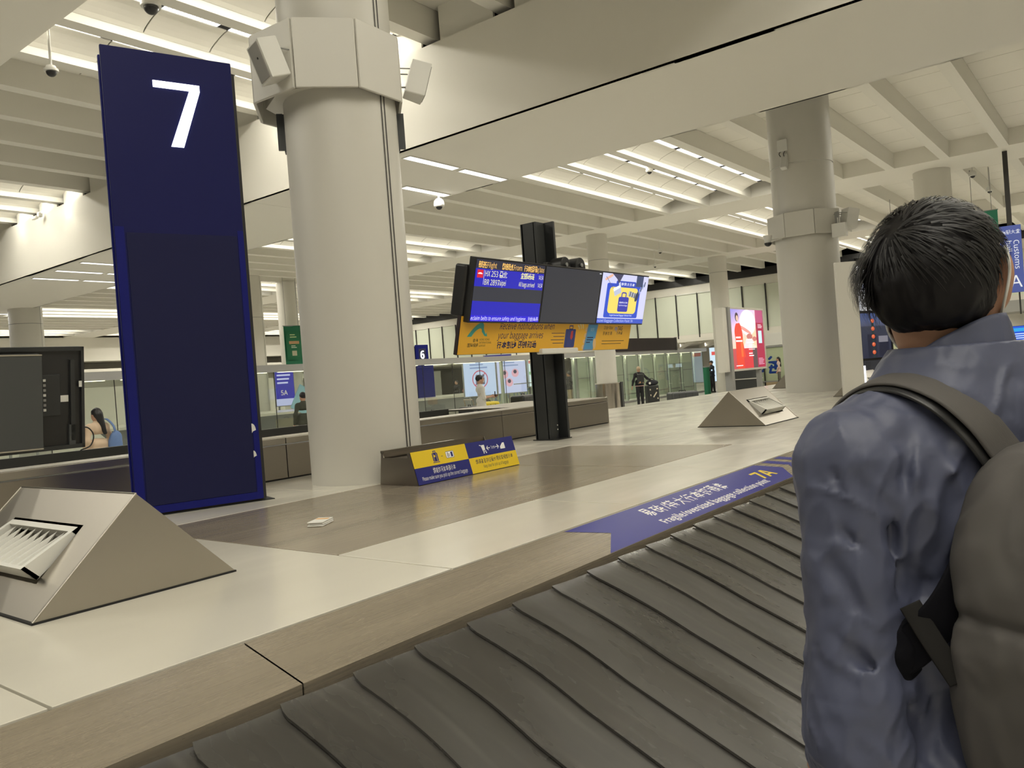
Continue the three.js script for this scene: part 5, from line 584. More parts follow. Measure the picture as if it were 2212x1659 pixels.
  // jacket with its folds
  const folds = [ // [depth (+ valley, - ridge), width, points]
    [0.01, 0.012, [[-0.176, 1.5, 0.06], [-0.183, 1.453, 0.06], [-0.186, 1.401, 0.06], [-0.188, 1.306, 0.05], [-0.181, 1.2, 0.04], [-0.185, 1.0, 0.03]]],
    [0.012, 0.012, [[-0.15, 1.468, 0.1], [-0.166, 1.402, 0.1], [-0.174, 1.312, 0.095]]], [0.008, 0.009, [[-0.152, 1.53, 0.08], [-0.172, 1.46, 0.08], [-0.176, 1.41, 0.08]]],
    [-0.01, 0.013, [[-0.142, 1.464, 0.11], [-0.125, 1.434, 0.118], [-0.105, 1.39, 0.125]]], [-0.007, 0.014, [[-0.165, 1.49, 0.08], [-0.162, 1.42, 0.1], [-0.16, 1.36, 0.1]]], [0.01, 0.016, [[-0.12, 1.45, 0.11], [-0.135, 1.39, 0.11], [-0.15, 1.33, 0.1]]], [-0.006, 0.012, [[-0.09, 1.5, 0.1], [-0.11, 1.46, 0.11]]],
    [0.003, 0.003, [[-0.236, 1.485, -0.012], [-0.226, 1.475, 0.014], [-0.212, 1.457, 0.04], [-0.198, 1.434, 0.058]]], [0.007, 0.008, [[-0.226, 1.46, 0.04], [-0.214, 1.437, 0.05], [-0.2, 1.41, 0.055]]], [0.005, 0.008, [[-0.243, 1.46, 0.029], [-0.228, 1.41, 0.045]]], [-0.006, 0.009, [[-0.236, 1.45, 0.03], [-0.218, 1.4, 0.05], [-0.205, 1.34, 0.055]]],
    [0.007, 0.01, [[-0.246, 1.389, 0.03], [-0.226, 1.356, 0.05], [-0.2, 1.34, 0.05]]], [0.006, 0.011, [[-0.255, 1.346, 0.03], [-0.236, 1.285, 0.05], [-0.22, 1.24, 0.055]]], [-0.006, 0.01, [[-0.248, 1.37, 0.03], [-0.225, 1.31, 0.05], [-0.205, 1.27, 0.055]]],
    [0.008, 0.008, [[-0.232, 1.262, 0.05], [-0.213, 1.251, 0.055], [-0.19, 1.247, 0.05]]], [-0.008, 0.01, [[-0.238, 1.25, 0.045], [-0.214, 1.235, 0.058], [-0.19, 1.23, 0.05]]], [0.01, 0.012, [[-0.262, 1.258, 0.03], [-0.244, 1.222, 0.05], [-0.216, 1.195, 0.055], [-0.19, 1.195, 0.05]]], [0.007, 0.012, [[-0.257, 1.21, 0.03], [-0.226, 1.172, 0.05]]], [-0.009, 0.014, [[-0.25, 1.185, 0.04], [-0.21, 1.15, 0.055]]], [0.009, 0.012, [[-0.25, 1.12, 0.05], [-0.21, 1.09, 0.05]]],
    [0.012, 0.01, [[-0.19, 1.168, 0.06], [-0.168, 1.114, 0.07], [-0.15, 1.06, 0.08]]], [0.011, 0.013, [[-0.175, 1.205, 0.08], [-0.148, 1.145, 0.095], [-0.113, 1.075, 0.11]]], [-0.008, 0.012, [[-0.18, 1.19, 0.07], [-0.158, 1.13, 0.085], [-0.13, 1.06, 0.1]]], [-0.008, 0.013, [[-0.165, 1.235, 0.087], [-0.135, 1.182, 0.1], [-0.1, 1.12, 0.11]]],
    [0.007, 0.012, [[-0.06, 1.56, 0.07], [-0.02, 1.545, 0.09], [0.05, 1.545, 0.09]]], [-0.005, 0.012, [[-0.06, 1.53, 0.09], [0.0, 1.52, 0.1], [0.06, 1.53, 0.09]]], [0.006, 0.01, [[0.02, 1.55, 0.08], [0.06, 1.49, 0.1], [0.1, 1.42, 0.11]]], [0.006, 0.012, [[0.08, 1.55, 0.05], [0.1, 1.47, 0.1]]],
  ].map(([d, w, p]) => { const segs = []; for (let i = 0; i + 1 < p.length; i++) { const a = p[i], b = [p[i + 1][0] - a[0], p[i + 1][1] - a[1], p[i + 1][2] - a[2]]; segs.push([a, b, b[0] ** 2 + b[1] ** 2 + b[2] ** 2]); } const xs = p.map((q) => q[0]), ys = p.map((q) => q[1]); return [d, w, segs, Math.min(...xs) - w * 2.5, Math.max(...xs) + w * 2.5, Math.min(...ys) - w * 2.5, Math.max(...ys) + w * 2.5]; });
  const torso = blend(0.07, [cap([-0.1, 1.4, 0.01], [0.1, 1.4, 0.01], 0.098, 0.098), cap([-0.095, 1.22, 0.005], [0.095, 1.22, 0.005], 0.1, 0.1), cap([-0.1, 1.02, 0.0], [0.1, 1.02, 0.0], 0.108, 0.108), cap([-0.1, 0.87, 0.0], [0.1, 0.87, 0.0], 0.112, 0.112), cap([0, 1.515, 0.012], [-0.18, 1.462, 0.0], 0.074, 0.064), cap([0, 1.515, 0.012], [0.18, 1.462, 0.0], 0.074, 0.064), cap([0, 1.5, 0.01], [0, 1.565, 0.01], 0.085, 0.074)]);
  const arm = (s) => blend(0.03, [cap([s * 0.192, 1.452, 0.004], [s * 0.212, 1.16, 0.012], 0.062, 0.056), cap([s * 0.212, 1.16, 0.012], [s * 0.218, 1.1, 0.012], 0.057, 0.06), cap([s * 0.216, 1.1, 0.008], [s * 0.115, 0.975, -0.15], 0.056, 0.04)]), aL = arm(-1), aR = arm(1);
  const jacketF = (x, y, z) => { let d = smin(torso(x, y, z), Math.min(aL(x, y, z), aR(x, y, z)), 0.022); if (d > 0.03 || d < -0.05) return d; if (z > -0.06) for (const f of folds) { if (x < f[3] || x > f[4] || y < f[5] || y > f[6]) continue; let q = 9, along = 0; f[2].forEach(([a, b, l], i) => { let t = ((x - a[0]) * b[0] + (y - a[1]) * b[1] + (z - a[2]) * b[2]) / l; t = t < 0 ? 0 : t > 1 ? 1 : t; const e = Math.hypot(x - a[0] - b[0] * t, y - a[1] - b[1] * t, z - a[2] - b[2] * t); if (e < q) { q = e; along = (i + t) / f[2].length; } }); d += 1.25 * f[0] * Math.min(1, along * 3, (1 - along) * 3) * Math.exp(-(q / f[1]) * (q / f[1])); } { const q = nz(x * 15 + y * 5 + 3, y * 7, z * 15), r = nz(x * 26 - y * 9, y * 13 + 8, z * 26); d += 0.005 * q - 0.009 * Math.max(0, 0.4 - Math.abs(r)) - 0.006 * Math.max(0, 0.3 - Math.abs(nz(x * 18 + y * 14, y * 10 - x * 6 + 4, z * 12))) + 0.0016 * nz(x * 55, y * 30, z * 55); } const inner = Math.hypot(x - 0.0, z - 0.004) - 0.062; return Math.max(d, 0.83 - y, y > 1.5 ? -inner : d, y - 1.6); };
  const jm = mat(0.085, 0.095, 0.155, 0.5, 0, { sheen: 0.35, sheenRoughness: 0.4 }); jm.sheenColor.setRGB(0.3, 0.32, 0.45); jm.bumpMap = noiseTex(128, 128, (u, v) => 0.5 + 0.3 * tile(u, v, 30, 30, 2) + 0.3 * tile(u, v, 60, 60, 4)); jm.bumpScale = 0.0003; const jacket = part('jacket', netMesh(jacketF, [-0.31, 0.81, -0.25], [0.31, 1.62, 0.17], 0.0058), jm, man);
  { const pos = [], idx = [], N = 64, prof = [[0.082, -0.006], [0.079, 0.022], [0.073, 0.05], [0.0705, 0.055], [0.067, 0.053], [0.063, 0.03], [0.062, 0]]; for (let i = 0; i <= N; i++) { const a = i / N * Math.PI * 2, bk = Math.cos(a), wv = 0.0025 * Math.sin(a * 5 + 1) + 0.0018 * Math.sin(a * 11); prof.forEach(([r, h]) => pos.push(Math.sin(a) * (r + wv) * 0.98, 1.551 + h * (0.78 + 0.52 * bk) + 0.012 * bk + 0.004 * Math.sin(a * 2 + 0.6), 0.008 + Math.cos(a) * (r + wv))); } const m = prof.length; for (let i = 0; i < N; i++) for (let j = 0; j < m - 1; j++) { const a = i * m + j, b = a + m; idx.push(a, b, a + 1, a + 1, b, b + 1); } const g = new THREE.BufferGeometry(); g.setAttribute('position', new THREE.Float32BufferAttribute(pos, 3)); g.setIndex(idx); g.computeVertexNormals(); g.setAttribute('uv', new THREE.Float32BufferAttribute(new Float32Array(pos.length / 3 * 2), 2)); part('collar', g, jm, jacket); }
  part('trousers', netMesh(blend(0.04, [cap([-0.085, 0.93, 0], [-0.1, 0.5, 0.0], 0.1, 0.075), cap([-0.1, 0.5, 0], [-0.105, 0.07, 0.02], 0.075, 0.062), cap([0.085, 0.93, 0], [0.1, 0.5, 0.0], 0.1, 0.075), cap([0.1, 0.5, 0], [0.105, 0.07, 0.02], 0.075, 0.062)]), [-0.22, -0.02, -0.14], [0.22, 1.05, 0.14], 0.014), mat(0.03, 0.032, 0.04, 0.7), man);
  for (const s of [-1, 1]) part('shoe', netMesh((x, y, z) => Math.max(blend(0.03, [cap([s * 0.105, 0.045, 0.03], [s * 0.12, 0.035, -0.15], 0.046, 0.04), cap([s * 0.105, 0.08, 0.02], [s * 0.108, 0.06, -0.02], 0.045, 0.045)])(x, y, z), 0.002 - y), [s * 0.11 - 0.08, -0.01, -0.22], [s * 0.11 + 0.08, 0.15, 0.1], 0.009), M.charcoal, man);
  // hair: a shaped cap and many tapered strands flowing from the whorl
  const hs = ell([0.0, 0.006, 0.004], [0.085, 0.091, 0.096]), napeE = ell([0, -0.03, 0.036], [0.062, 0.055, 0.056]);
  const hairF = (x, y, z) => { const [hx, hy, hz] = toHead(x, y, z); let d = smin(hs(hx, hy, hz), napeE(hx, hy, hz), 0.045); d += 0.004 * nz(hx * 30, hy * 16, hz * 30) + 0.003 * nz(hx * 70 + 5, hy * 30, hz * 70); const line = Math.min(0.045, -0.083 + (hx < -0.02 ? 0.2 : 1) * (0.075 * Math.max(0, -hz / 0.05 + 0.1) + (hz < 0.03 ? (0.03 - hz) * 0.75 : 0))) + 0.006 * nz(hx * 60, 1, hz * 60); d = Math.max(d, line - hy); const face = Math.max(-(hz + 0.06), 0.045 - hy - 0); if (hz < -0.06 && hx > -0.05 && hy < 0.05) d = Math.max(d, 0.05 - hy); void face; for (const s of [1]) { const e = Math.hypot((hx - s * 0.09) * 0.9, hy + 0.016, hz - 0.004) - 0.045; d = Math.max(d, -e); } return d; };
  const hm = mat(0.006, 0.005, 0.006, 0.5, 0, { specularIntensity: 0.5 }), hair = part('hair', netMesh(hairF, [-0.16, 1.58, -0.16], [0.15, 1.83, 0.16], 0.0042), hm, man);
  { const W = new THREE.Vector3(-0.45, 0.5, 0.74).normalize(), pos = [], idx = [], C = new THREE.Vector3(0, 0.008, 0.006), R = new THREE.Vector3(0.0862, 0.0922, 0.0972);
    for (let i = 0; i < 5700; i++) {
      const tuft = i >= 5200, d = tuft ? new THREE.Vector3(-0.82 + rnd(-0.1, 0.1), -0.02 + rnd(-0.3, 0.25), 0.25 + rnd(-0.35, 0.3)) : new THREE.Vector3(rnd(-1, 1), rnd(-1, 1), rnd(-1, 1)); if (d.lengthSq() > 1 || d.lengthSq() < 0.05) continue; d.normalize(); const p = C.clone().add(d.clone().multiply(R)); if (p.y < -0.05 + (p.x < -0.02 ? 0.2 : 1) * (p.z < 0.03 ? (0.03 - p.z) * 0.8 : 0) || (p.z < -0.05 && p.y < 0.06)) continue; if (p.x > 0.05 && Math.hypot(p.y + 0.018, p.z - 0.004) < 0.05) continue;
      let flow = d.clone().sub(W.clone().multiplyScalar(d.dot(W))); if (flow.length() < 0.04) continue; const swirl = W.clone().cross(d).multiplyScalar(0.5); flow = flow.add(swirl).normalize(); const ang = d.angleTo(W), down = new THREE.Vector3(0, -1, 0); flow.addScaledVector(down, 0.55 * Math.min(1, ang)).normalize();
      const L = rnd(0.028, 0.055) * (p.y < -0.03 ? 0.45 : 1), lift = rnd(0.0, 0.0045) + (tuft ? rnd(0.003, 0.012) : 0), wd = rnd(0.0007, 0.0017), n = 5; let q = p.clone(), dir = flow.clone(); const side = dir.clone().cross(d).normalize(), base = pos.length / 3;
      for (let k = 0; k <= n; k++) { const t = k / n, w = wd * (1 - t * 0.92); const out = d.clone().multiplyScalar(0.001 + lift * Math.sin(t * 2.4)); const a = q.clone().add(out).addScaledVector(side, w), b = q.clone().add(out).addScaledVector(side, -w); pos.push(...fromHead(a.x, a.y, a.z), ...fromHead(b.x, b.y, b.z)); const u = q.clone().sub(C).divide(R); const nrm = u.clone().divide(R).normalize(); dir.addScaledVector(nrm, -dir.dot(nrm) * (d.x < -0.75 ? 0.3 : 0.85)).addScaledVector(down, 0.12).normalize(); q.addScaledVector(dir, L / n); }
      for (let k = 0; k < n; k++) { const a = base + k * 2; idx.push(a, a + 1, a + 2, a + 1, a + 3, a + 2); }
    }
    const g = new THREE.BufferGeometry(); g.setAttribute('position', new THREE.Float32BufferAttribute(pos, 3)); g.setIndex(idx); g.computeVertexNormals(); g.setAttribute('uv', new THREE.Float32BufferAttribute(new Float32Array(pos.length / 3 * 2), 2)); const sm = mat(0.007, 0.006, 0.0065, 0.46, 0, { side: THREE.DoubleSide }); part('strands', g, sm, hair).userData.kind = 'stuff'; }
  const H = (l) => l.map((p) => fromHead(...p));
  const glasses = part('glasses', tube(H([[0.086, 0.012, 0.03], [0.088, 0.02, 0.0], [0.085, 0.022, -0.06], [0.076, 0.02, -0.105]]), 0.0026, 24, 8), M.black, man); part('lens', [tube(H([[0.074, 0.03, -0.107], [0.02, 0.032, -0.124], [0.018, -0.01, -0.124], [0.07, -0.008, -0.108], [0.075, 0.024, -0.106]]), 0.0022, 40, 6), tube(H([[-0.074, 0.03, -0.107], [-0.02, 0.032, -0.124], [-0.018, -0.01, -0.124], [-0.07, -0.008, -0.108], [-0.075, 0.024, -0.106]]), 0.0022, 40, 6)], M.black, glasses);
  const mask = part('face_mask', netMesh((x, y, z) => { const [a, b, c] = toHead(x, y, z); const d = ell([0, -0.062, -0.05], [0.064, 0.062, 0.075])(a, b, c); return Math.max(Math.abs(d - 0.003) - 0.0022, c + 0.03, b + 0.005); }, [-0.16, 1.56, -0.17], [0.16, 1.72, 0.1], 0.004), mat(0.72, 0.72, 0.72, 0.8), man); part('ear_loop', tube(H([[0.058, -0.06, -0.035], [0.075, -0.072, 0.0], [0.083, -0.05, 0.022], [0.0905, -0.015, 0.0275], [0.09, 0.012, 0.024], [0.088, 0.022, 0.006]]), 0.0021, 40, 8), M.white, mask);
  // grey backpack
  const pack = thing('backpack', 'grey fabric backpack worn by the man in the slate blue jacket', 'backpack', [1.268, 0, -0.212], -0.558);
  const half = (y) => 0.175 - 0.08 * Math.max(0, (y - 1.3) / 0.19) ** 2 - 0.05 * Math.max(0, (1.2 - y) / 0.2) ** 2, xc = 0.005;
  const packF = (x, y, z) => { const hx = half(y), dx = Math.abs(x - xc) - hx + 0.05, dy = Math.abs(y - 1.235) - 0.255 + 0.06, dz = Math.abs(z - 0.19) - 0.085 + 0.045 + 0.02 * Math.max(0, (y - 1.35) / 0.14); const q = Math.hypot(Math.max(dx, 0), Math.max(dy, 0), Math.max(dz, 0)) + Math.min(Math.max(dx, dy, dz), 0) - 0.05; let d = q; d += 0.007 * nz(x * 14, y * 6, z * 14) + 0.003 * nz(x * 40, y * 20, z * 30) - 0.006 * Math.max(0, 0.3 - Math.abs(nz(x * 22 + y * 6, y * 7, z * 18))); const pocket = y - (1.24 - 0.35 * (x + 0.05)); d += 0.006 * Math.exp(-((pocket / 0.008) ** 2)) - (pocket < 0 ? 0.006 : 0) * Math.min(1, -pocket / 0.04); const seam = x + half(y) * 0.66 - 0.005; d += 0.006 * Math.exp(-((seam / 0.005) ** 2)) * (z > 0.2 ? 1 : 0); return d; };
  const pm = mat(0.092, 0.085, 0.08, 0.7, 0, { sheen: 0.3, sheenRoughness: 0.5 }); pm.bumpMap = jm.bumpMap; pm.bumpScale = 0.0006; part('pack_body', netMesh(packF, [-0.2, 0.95, 0.08], [0.21, 1.52, 0.31], 0.0065), pm, pack);
  const zipm = mat(0.02, 0.022, 0.035, 0.5); part('zip', [tube([[-0.055, 1.47, 0.243], [-0.095, 1.43, 0.268], [-0.118, 1.36, 0.281], [-0.122, 1.3, 0.281], [-0.118, 1.24, 0.277]], 0.004, 40, 8), tube([[-0.06, 1.21, 0.28], [-0.07, 1.12, 0.28], [-0.075, 1.02, 0.265]], 0.003, 30, 8)], zipm, pack);
  part('shoulder_strap', ribbon([[-0.13, 1.45, -0.105], [-0.122, 1.523, -0.07], [-0.118, 1.556, -0.02], [-0.112, 1.56, 0.03], [-0.1, 1.541, 0.08], [-0.082, 1.507, 0.11], [-0.062, 1.468, 0.125], [-0.045, 1.43, 0.14]], [[0, 0.2, -1], [-0.2, 0.7, -0.7], [-0.25, 1, -0.1], [-0.2, 1, 0.3], [-0.1, 0.75, 0.7], [-0.05, 0.5, 0.85], [0, 0.4, 0.9]], 0.058, 0.009), pm, pack); part('shoulder_strap', ribbon([[0.13, 1.45, -0.105], [0.122, 1.523, -0.07], [0.118, 1.556, -0.02], [0.112, 1.56, 0.03], [0.1, 1.541, 0.08], [0.082, 1.507, 0.11], [0.062, 1.468, 0.125], [0.045, 1.43, 0.14]], [[0, 0.2, -1], [0.2, 0.7, -0.7], [0.25, 1, -0.1], [0.2, 1, 0.3], [0.1, 0.75, 0.7], [0.05, 0.5, 0.85], [0, 0.4, 0.9]], 0.058, 0.009), pm, pack);
  part('strap_edge', ribbon([[-0.128, 1.515, -0.07], [-0.125, 1.548, -0.02], [-0.119, 1.552, 0.03], [-0.107, 1.533, 0.076], [-0.089, 1.499, 0.105], [-0.069, 1.46, 0.12], [-0.052, 1.425, 0.135]], [[-0.2, 0.7, -0.7], [-0.25, 1, -0.1], [-0.2, 1, 0.3], [-0.1, 0.75, 0.7], [-0.05, 0.5, 0.85], [0, 0.4, 0.9], [0, 0.3, 0.95]], 0.062, 0.008), M.black, pack); part('grab_loop', tube([[-0.045, 1.475, 0.17], [-0.04, 1.515, 0.185], [0.0, 1.525, 0.19], [0.04, 1.515, 0.185], [0.045, 1.475, 0.17]], 0.01, 32, 10), pm, pack);
  part('side_strap', ribbon([[-0.185, 1.285, 0.082], [-0.176, 1.24, 0.108], [-0.165, 1.2, 0.13]], [[-0.5, 0, 0.8], [-0.5, 0, 0.8], [-0.5, 0, 0.8]], 0.026, 0.005), mat(0.02, 0.019, 0.018, 0.8, 0, { specularIntensity: 0.3 }), pack);
  const bag = thing('crossbody_bag', 'black crossbody strap and pouch slung over the jacket under the backpack', 'bag', [1.268, 0, -0.212], -0.558); part('strap', ribbon([[-0.215, 1.17, -0.06], [-0.2, 1.19, 0.02], [-0.182, 1.225, 0.072], [-0.155, 1.28, 0.108], [-0.115, 1.345, 0.118], [-0.05, 1.43, 0.122], [0.03, 1.52, 0.1]], [[-1, 0, -0.2], [-1, 0, 0.3], [-0.8, 0, 0.6], [-0.4, 0, 1], [-0.1, 0.1, 1], [0, 0.2, 1], [0, 0.5, 0.8]], 0.05, 0.01), mat(0.005, 0.005, 0.008, 0.8, 0, { specularIntensity: 0.3 }), bag); part('pouch', netMesh((x, y, z) => ell([-0.176, 1.225, 0.052], [0.03, 0.048, 0.03])(x, y, z) + 0.003 * nz(x * 50, y * 50, z * 50), [-0.22, 1.16, 0.01], [-0.13, 1.29, 0.1], 0.005), mat(0.005, 0.005, 0.008, 0.8, 0, { specularIntensity: 0.3 }), bag);
}
// smaller figures further away
function figure(label, x, z, turn, h, o) {
  const t = thing('person', label, 'person', [x, o.y || 0, z], turn), k = h / 1.7, S = (p) => p.map((v) => v * k), J = (a, b, r, q) => cap(S(a), S(b), r * k, q * k);
  const eL = o.elbowL || [-0.25, 1.12, 0.02], wL = o.wristL || [-0.24, 0.88, -0.08], eR = o.elbowR || [0.25, 1.12, 0.02], wR = o.wristR || [0.24, 0.88, -0.08], fL = o.footL || [-0.1, 0.06, 0.02], fR = o.footR || [0.1, 0.06, -0.04], sub = (a, b) => [b[0] - a[0], b[1] - a[1], b[2] - a[2]];
  const head = [0, 1.585, -0.015], hd = blend(0.03, [ell(S(head), [0.072 * k, 0.105 * k, 0.09 * k]), ell(S([0, 1.53, -0.045]), [0.052 * k, 0.05 * k, 0.055 * k]), J([0, 1.575, -0.1], [0, 1.555, -0.115], 0.01, 0.014), J([-0.072, 1.58, 0], [-0.078, 1.57, 0.005], 0.014, 0.014), J([0.072, 1.58, 0], [0.078, 1.57, 0.005], 0.014, 0.014)]);
  const bodyF = blend(0.05, [hd, J([0, 1.4, 0.01], [0, 1.52, 0], 0.052, 0.05), J([-0.08, 1.32, 0], [0.08, 1.32, 0], 0.08, 0.08), J([-0.06, 1.0, 0], [0.06, 1.0, 0], 0.09, 0.09), J([-0.16, 1.37, 0], eL, 0.04, 0.034), J(eL, wL, 0.034, 0.024), J([0.16, 1.37, 0], eR, 0.04, 0.034), J(eR, wR, 0.034, 0.024), J([-0.085, 0.9, 0], fL, 0.08, 0.035), J([0.085, 0.9, 0], fR, 0.08, 0.035)]);
  const hl = hand(S(wL), sub(eL, wL), [0.6, 0, -0.5], k), hr = hand(S(wR), sub(eR, wR), [-0.6, 0, -0.5], k);
  const lo = [-0.55 * k, -0.02, -0.5 * k], hi = [0.55 * k, 1.74 * k, 0.4 * k];
  part('body', netMesh((x, y, z) => Math.min(bodyF(x, y, z), hl(x, y, z), hr(x, y, z)), lo, hi, 0.022), M.skin, t);
  const shirt = blend(0.05, [J([-0.085, 1.33, 0], [0.085, 1.33, 0], 0.1, 0.1), J([-0.08, 1.05, 0], [0.08, 1.05, 0], 0.108, 0.108), J([-0.085, 0.9, 0], [0.085, 0.9, 0], 0.112, 0.112), J([0, 1.38, 0.01], [-0.165, 1.365, 0], 0.06, 0.056), J([0, 1.38, 0.01], [0.165, 1.365, 0], 0.06, 0.056), J([0, 1.4, 0.01], [0, 1.445, 0.005], 0.066, 0.06), J([-0.165, 1.36, 0], eL, 0.058, 0.05), J([0.165, 1.36, 0], eR, 0.058, 0.05), ...(o.short ? [] : [J(eL, wL, 0.05, 0.038), J(eR, wR, 0.05, 0.038)])]), hem = (o.hem || 0.86) * k;
  part('top', netMesh((x, y, z) => Math.max(shirt(x, y, z) + 0.006 * nz(x * 12, y * 8, z * 12), hem - y), lo, hi, 0.02), o.top, t); if (o.trim) part('shirt_hem', cyl(0.205 * k, 0.205 * k, 0.03, 0, hem - 0.03, 0, 24).scale(1, 1, 0.6), o.trim, t);
  part('trousers', netMesh(blend(0.04, [J([-0.08, 0.92, 0], [fL[0] * 0.95, 0.48, fL[2] * 0.5], 0.095, 0.072), J([fL[0] * 0.95, 0.48, fL[2] * 0.5], [fL[0], 0.09, fL[2]], 0.07, 0.055), J([0.08, 0.92, 0], [fR[0] * 0.95, 0.48, fR[2] * 0.5], 0.095, 0.072), J([fR[0] * 0.95, 0.48, fR[2] * 0.5], [fR[0], 0.09, fR[2]], 0.07, 0.055)]), lo, [hi[0], 1.06 * k, hi[2]], 0.022), o.legs, t);
  for (const f of [fL, fR]) part('shoe', netMesh((x, y, z) => Math.max(J([f[0], 0.045, f[2] + 0.04], [f[0] * 1.05, 0.035, f[2] - 0.13], 0.048, 0.042)(x, y, z), 0.003 - y), [f[0] * k - 0.09, -0.02, f[2] * k - 0.22], [f[0] * k + 0.09, 0.14, f[2] * k + 0.14], 0.016), o.shoes || M.charcoal, t);
  const hairE = [ell(S([0, 1.615, 0.008]), [0.085 * k, 0.095 * k, 0.1 * k]), ...(o.long ? [J([0, 1.57, 0.06], [o.longX || 0, 1.57 - o.long, 0.11], 0.07, 0.035)] : []), ...(o.bun ? [ell(S([0, 1.63, 0.1]), [0.05 * k, 0.05 * k, 0.05 * k])] : [])], hF = blend(0.04, hairE);
  part('hair', netMesh((x, y, z) => Math.max(hF(x, y, z) + 0.004 * nz(x * 40, y * 20, z * 40), -(z + 0.055 * k + Math.max(0, y - 1.62 * k) * 0.9), z < 0 ? 1.575 * k - y : -1), lo, [hi[0], 1.76 * k, hi[2]], 0.014), o.hairM || M.hair, t);
  if (o.cap) part('cap', [new THREE.SphereGeometry(0.1 * k, 24, 10, 0, 7, 0, Math.PI / 2).scale(0.92, 0.85, 1.08).translate(0, 1.62 * k, 0), cyl(0.08 * k, 0.08 * k, 0.012, 0, 1.625 * k, -0.08 * k, 24)], o.cap, t);
  if (o.mask) part('face_mask', ell && new THREE.SphereGeometry(0.05 * k, 16, 10).scale(1.05, 0.9, 0.8).translate(0, 1.535 * k, -0.07 * k), M.white, t);
  if (o.more) o.more(t, k, S); return t;
}
const cloth = (r, g, b) => mat(r, g, b, 0.75), blackC = cloth(0.012, 0.012, 0.015);
figure('fair haired woman in a black jacket seen from behind, one hand on her suitcase', 29.52, -16.39, -0.75, 1.68, { top: blackC, legs: blackC, trim: cloth(0.7, 0.45, 0.42), hem: 0.9, hairM: cloth(0.5, 0.38, 0.25), bun: true, elbowR: [0.34, 1.18, 0.0], wristR: [0.55 * 0.95, 1.1, -0.1], elbowL: [-0.28, 1.1, 0.05], wristL: [-0.33, 0.85, 0.02] });
{ const t = thing('backpack', 'small black backpack with tan patches on the fair haired woman', 'backpack', [29.52, 0, -16.39], -0.75); part('pack_body', rbox(0.28, 0.42, 0.16, 0.05, 0, 1.16, 0.19), M.charcoal, t); part('patch', [cbox(0.06, 0.07, 0.01, -0.05, 1.02, 0.27), cbox(0.035, 0.04, 0.01, 0.07, 1.0, 0.27), cbox(0.03, 0.03, 0.01, -0.1, 1.0, 0.27)], cloth(0.5, 0.32, 0.15), t); for (const s of [-1, 1]) part('strap', ribbon([[s * 0.1, 1.35, 0.13], [s * 0.11, 1.43, 0.03], [s * 0.12, 1.3, -0.12]], [[0, 0.5, 1], [0, 1, 0], [0, 0.3, -1]], 0.05, 0.02, 20), M.charcoal, t); }
{ const t = thing('suitcase', 'black suitcase with pale torn stickers beside the fair haired woman', 'suitcase', [30.1, 0, -16.15], -0.6); part('shell', rbox(0.52, 0.78, 0.34, 0.05, 0, 0.47, 0), M.charcoal, t); part('pull_handle', [rod([-0.12, 0.86, -0.1], [-0.12, 1.08, -0.1], 0.01), rod([0.12, 0.86, -0.1], [0.12, 1.08, -0.1], 0.01), rod([-0.12, 1.08, -0.1], [0.12, 1.08, -0.1], 0.014)], M.grey, t); for (const s of [-1, 1]) for (const q of [-1, 1]) part('wheel', cyl(0.035, 0.035, 0.03, 0, 0, 0, 12).rotateX(Math.PI / 2).translate(s * 0.19, 0.035, q * 0.12), M.black, t); const sk = cloth(0.72, 0.66, 0.5); for (const [a, b, w, h, r] of [[0.05, 0.46, 0.26, 0.05, 0.9], [-0.16, 0.68, 0.05, 0.06, 0.2], [0.16, 0.7, 0.06, 0.05, 0.4], [-0.15, 0.45, 0.04, 0.07, 0.1], [0.17, 0.3, 0.05, 0.06, 0]]) { const g = new THREE.BoxGeometry(w, h, 0.004); g.rotateZ(r); g.translate(a, b, 0.172); part('sticker', g, sk, t); } }
{ const t = thing('duffel_bag', 'dark soft bag resting on top of the black suitcase', 'bag', [30.1, 0.86, -16.13], -0.6); part('bag_body', netMesh((x, y, z) => ell([0, 0.1, 0.02], [0.29, 0.12, 0.15])(x, y, z) + 0.012 * nz(x * 9, y * 9, z * 9), [-0.36, -0.06, -0.2], [0.36, 0.28, 0.24], 0.018), cloth(0.02, 0.022, 0.03), t); part('badge', cyl(0.05, 0.05, 0.01, 0, 0, 0, 16).rotateX(Math.PI / 2).translate(-0.17, 0.09, 0.15), M.white, t); part('grip', tube([[-0.12, 0.2, 0], [-0.05, 0.28, 0], [0.06, 0.27, 0], [0.12, 0.19, 0]], 0.012, 20), M.black, t); }
suitcase('low dark grey case lying behind the deck edge left of the fair haired woman', 26.9, 0, -13.2, 1.1, 0.6, 0.5, -0.6, M.gunmetal);
figure('man in dark clothes and a cap standing beside the white totem screen', 40.8, -18.2, 0.9, 1.72, { top: cloth(0.012, 0.02, 0.035), legs: blackC, cap: cloth(0.05, 0.05, 0.05), elbowL: [-0.24, 1.12, -0.02], wristL: [-0.15, 1.05, -0.28] });
figure('woman with long black hair and pale top by a white suitcase', 44.0, -15.7, 0.3, 1.65, { top: cloth(0.65, 0.5, 0.44), legs: cloth(0.12, 0.11, 0.09), long: 0.4, short: true });
suitcase('white suitcase beside the long haired woman', 44.2, 0, -15.0, 0.5, 0.7, 0.3, -0.9, M.white);
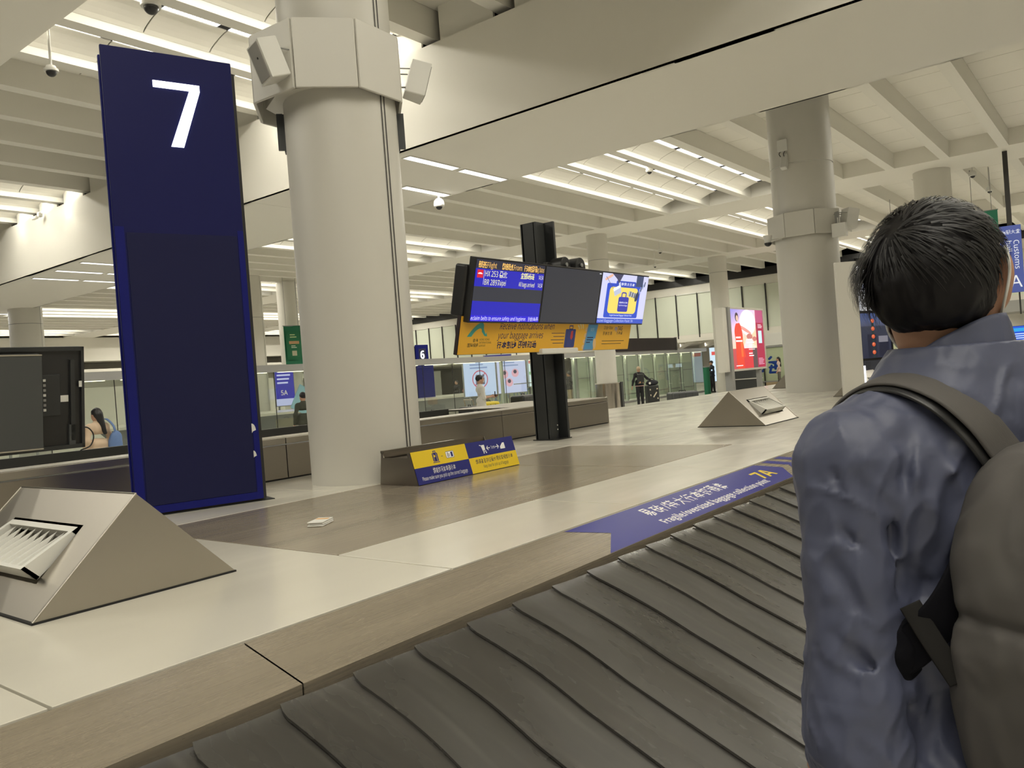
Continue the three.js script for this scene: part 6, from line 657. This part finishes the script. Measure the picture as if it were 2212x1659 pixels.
figure('guard in a white short sleeved shirt looking at a phone behind the steel box', 15.8, -13.4, -2.2, 1.74, { top: cloth(0.72, 0.7, 0.64), legs: blackC, short: true, mask: true, elbowL: [-0.23, 1.12, -0.03], wristL: [-0.08, 1.14, -0.28], elbowR: [0.23, 1.12, -0.03], wristR: [0.06, 1.14, -0.28], more: (t) => part('phone', cbox(0.07, 0.14, 0.01, 0, 1.22, -0.38), M.black, t) });
figure('woman in a beige top with dark ponytail between the monitor and the blue sign', 6.45, -14.1, 0.25, 1.62, { top: cloth(0.62, 0.47, 0.33), legs: cloth(0.3, 0.3, 0.27), long: 0.32, longX: 0.06 });
{ const t = thing('shoulder_bag', 'soft blue bag on the shoulder of the woman in beige', 'bag', [6.45, 0, -14.1], 0.25); part('bag_body', netMesh((x, y, z) => ell([0.24, 0.98, 0.12], [0.13, 0.24, 0.1])(x, y, z) + 0.015 * nz(x * 8, y * 6, z * 8), [0.06, 0.7, -0.02], [0.42, 1.26, 0.26], 0.018), cloth(0.12, 0.2, 0.4), t); part('strap', ribbon([[0.13, 1.42, -0.02], [0.14, 1.42, 0.06], [0.2, 1.3, 0.14], [0.24, 1.15, 0.14]], [[0, 1, -0.3], [0, 1, 0.4], [0.3, 0.4, 1], [0.2, 0, 1]], 0.06, 0.015, 20), cloth(0.12, 0.2, 0.4), t); }
figure('man in a dark olive jacket, back turned, seen left of the white column', 12.6, -16.5, -0.2, 1.64, { top: cloth(0.06, 0.065, 0.045), legs: blackC });
figure('person in dark clothes standing before the frosted customs lettering', 31.2, -21.0, 0.2, 1.7, { top: blackC, legs: cloth(0.3, 0.24, 0.15), elbowR: [0.3, 1.15, 0], wristR: [0.45, 0.95, -0.1] });
figure('dark haired traveller in the group behind the far carousel, in a black top', 33.6, -30.2, 1.4, 1.7, { top: blackC, legs: blackC }); figure('traveller in a pink top in the group behind the far carousel', 34.6, -30.3, -1.2, 1.66, { top: cloth(0.5, 0.2, 0.18), legs: blackC, long: 0.2 });
renderer.render(scene, camera);
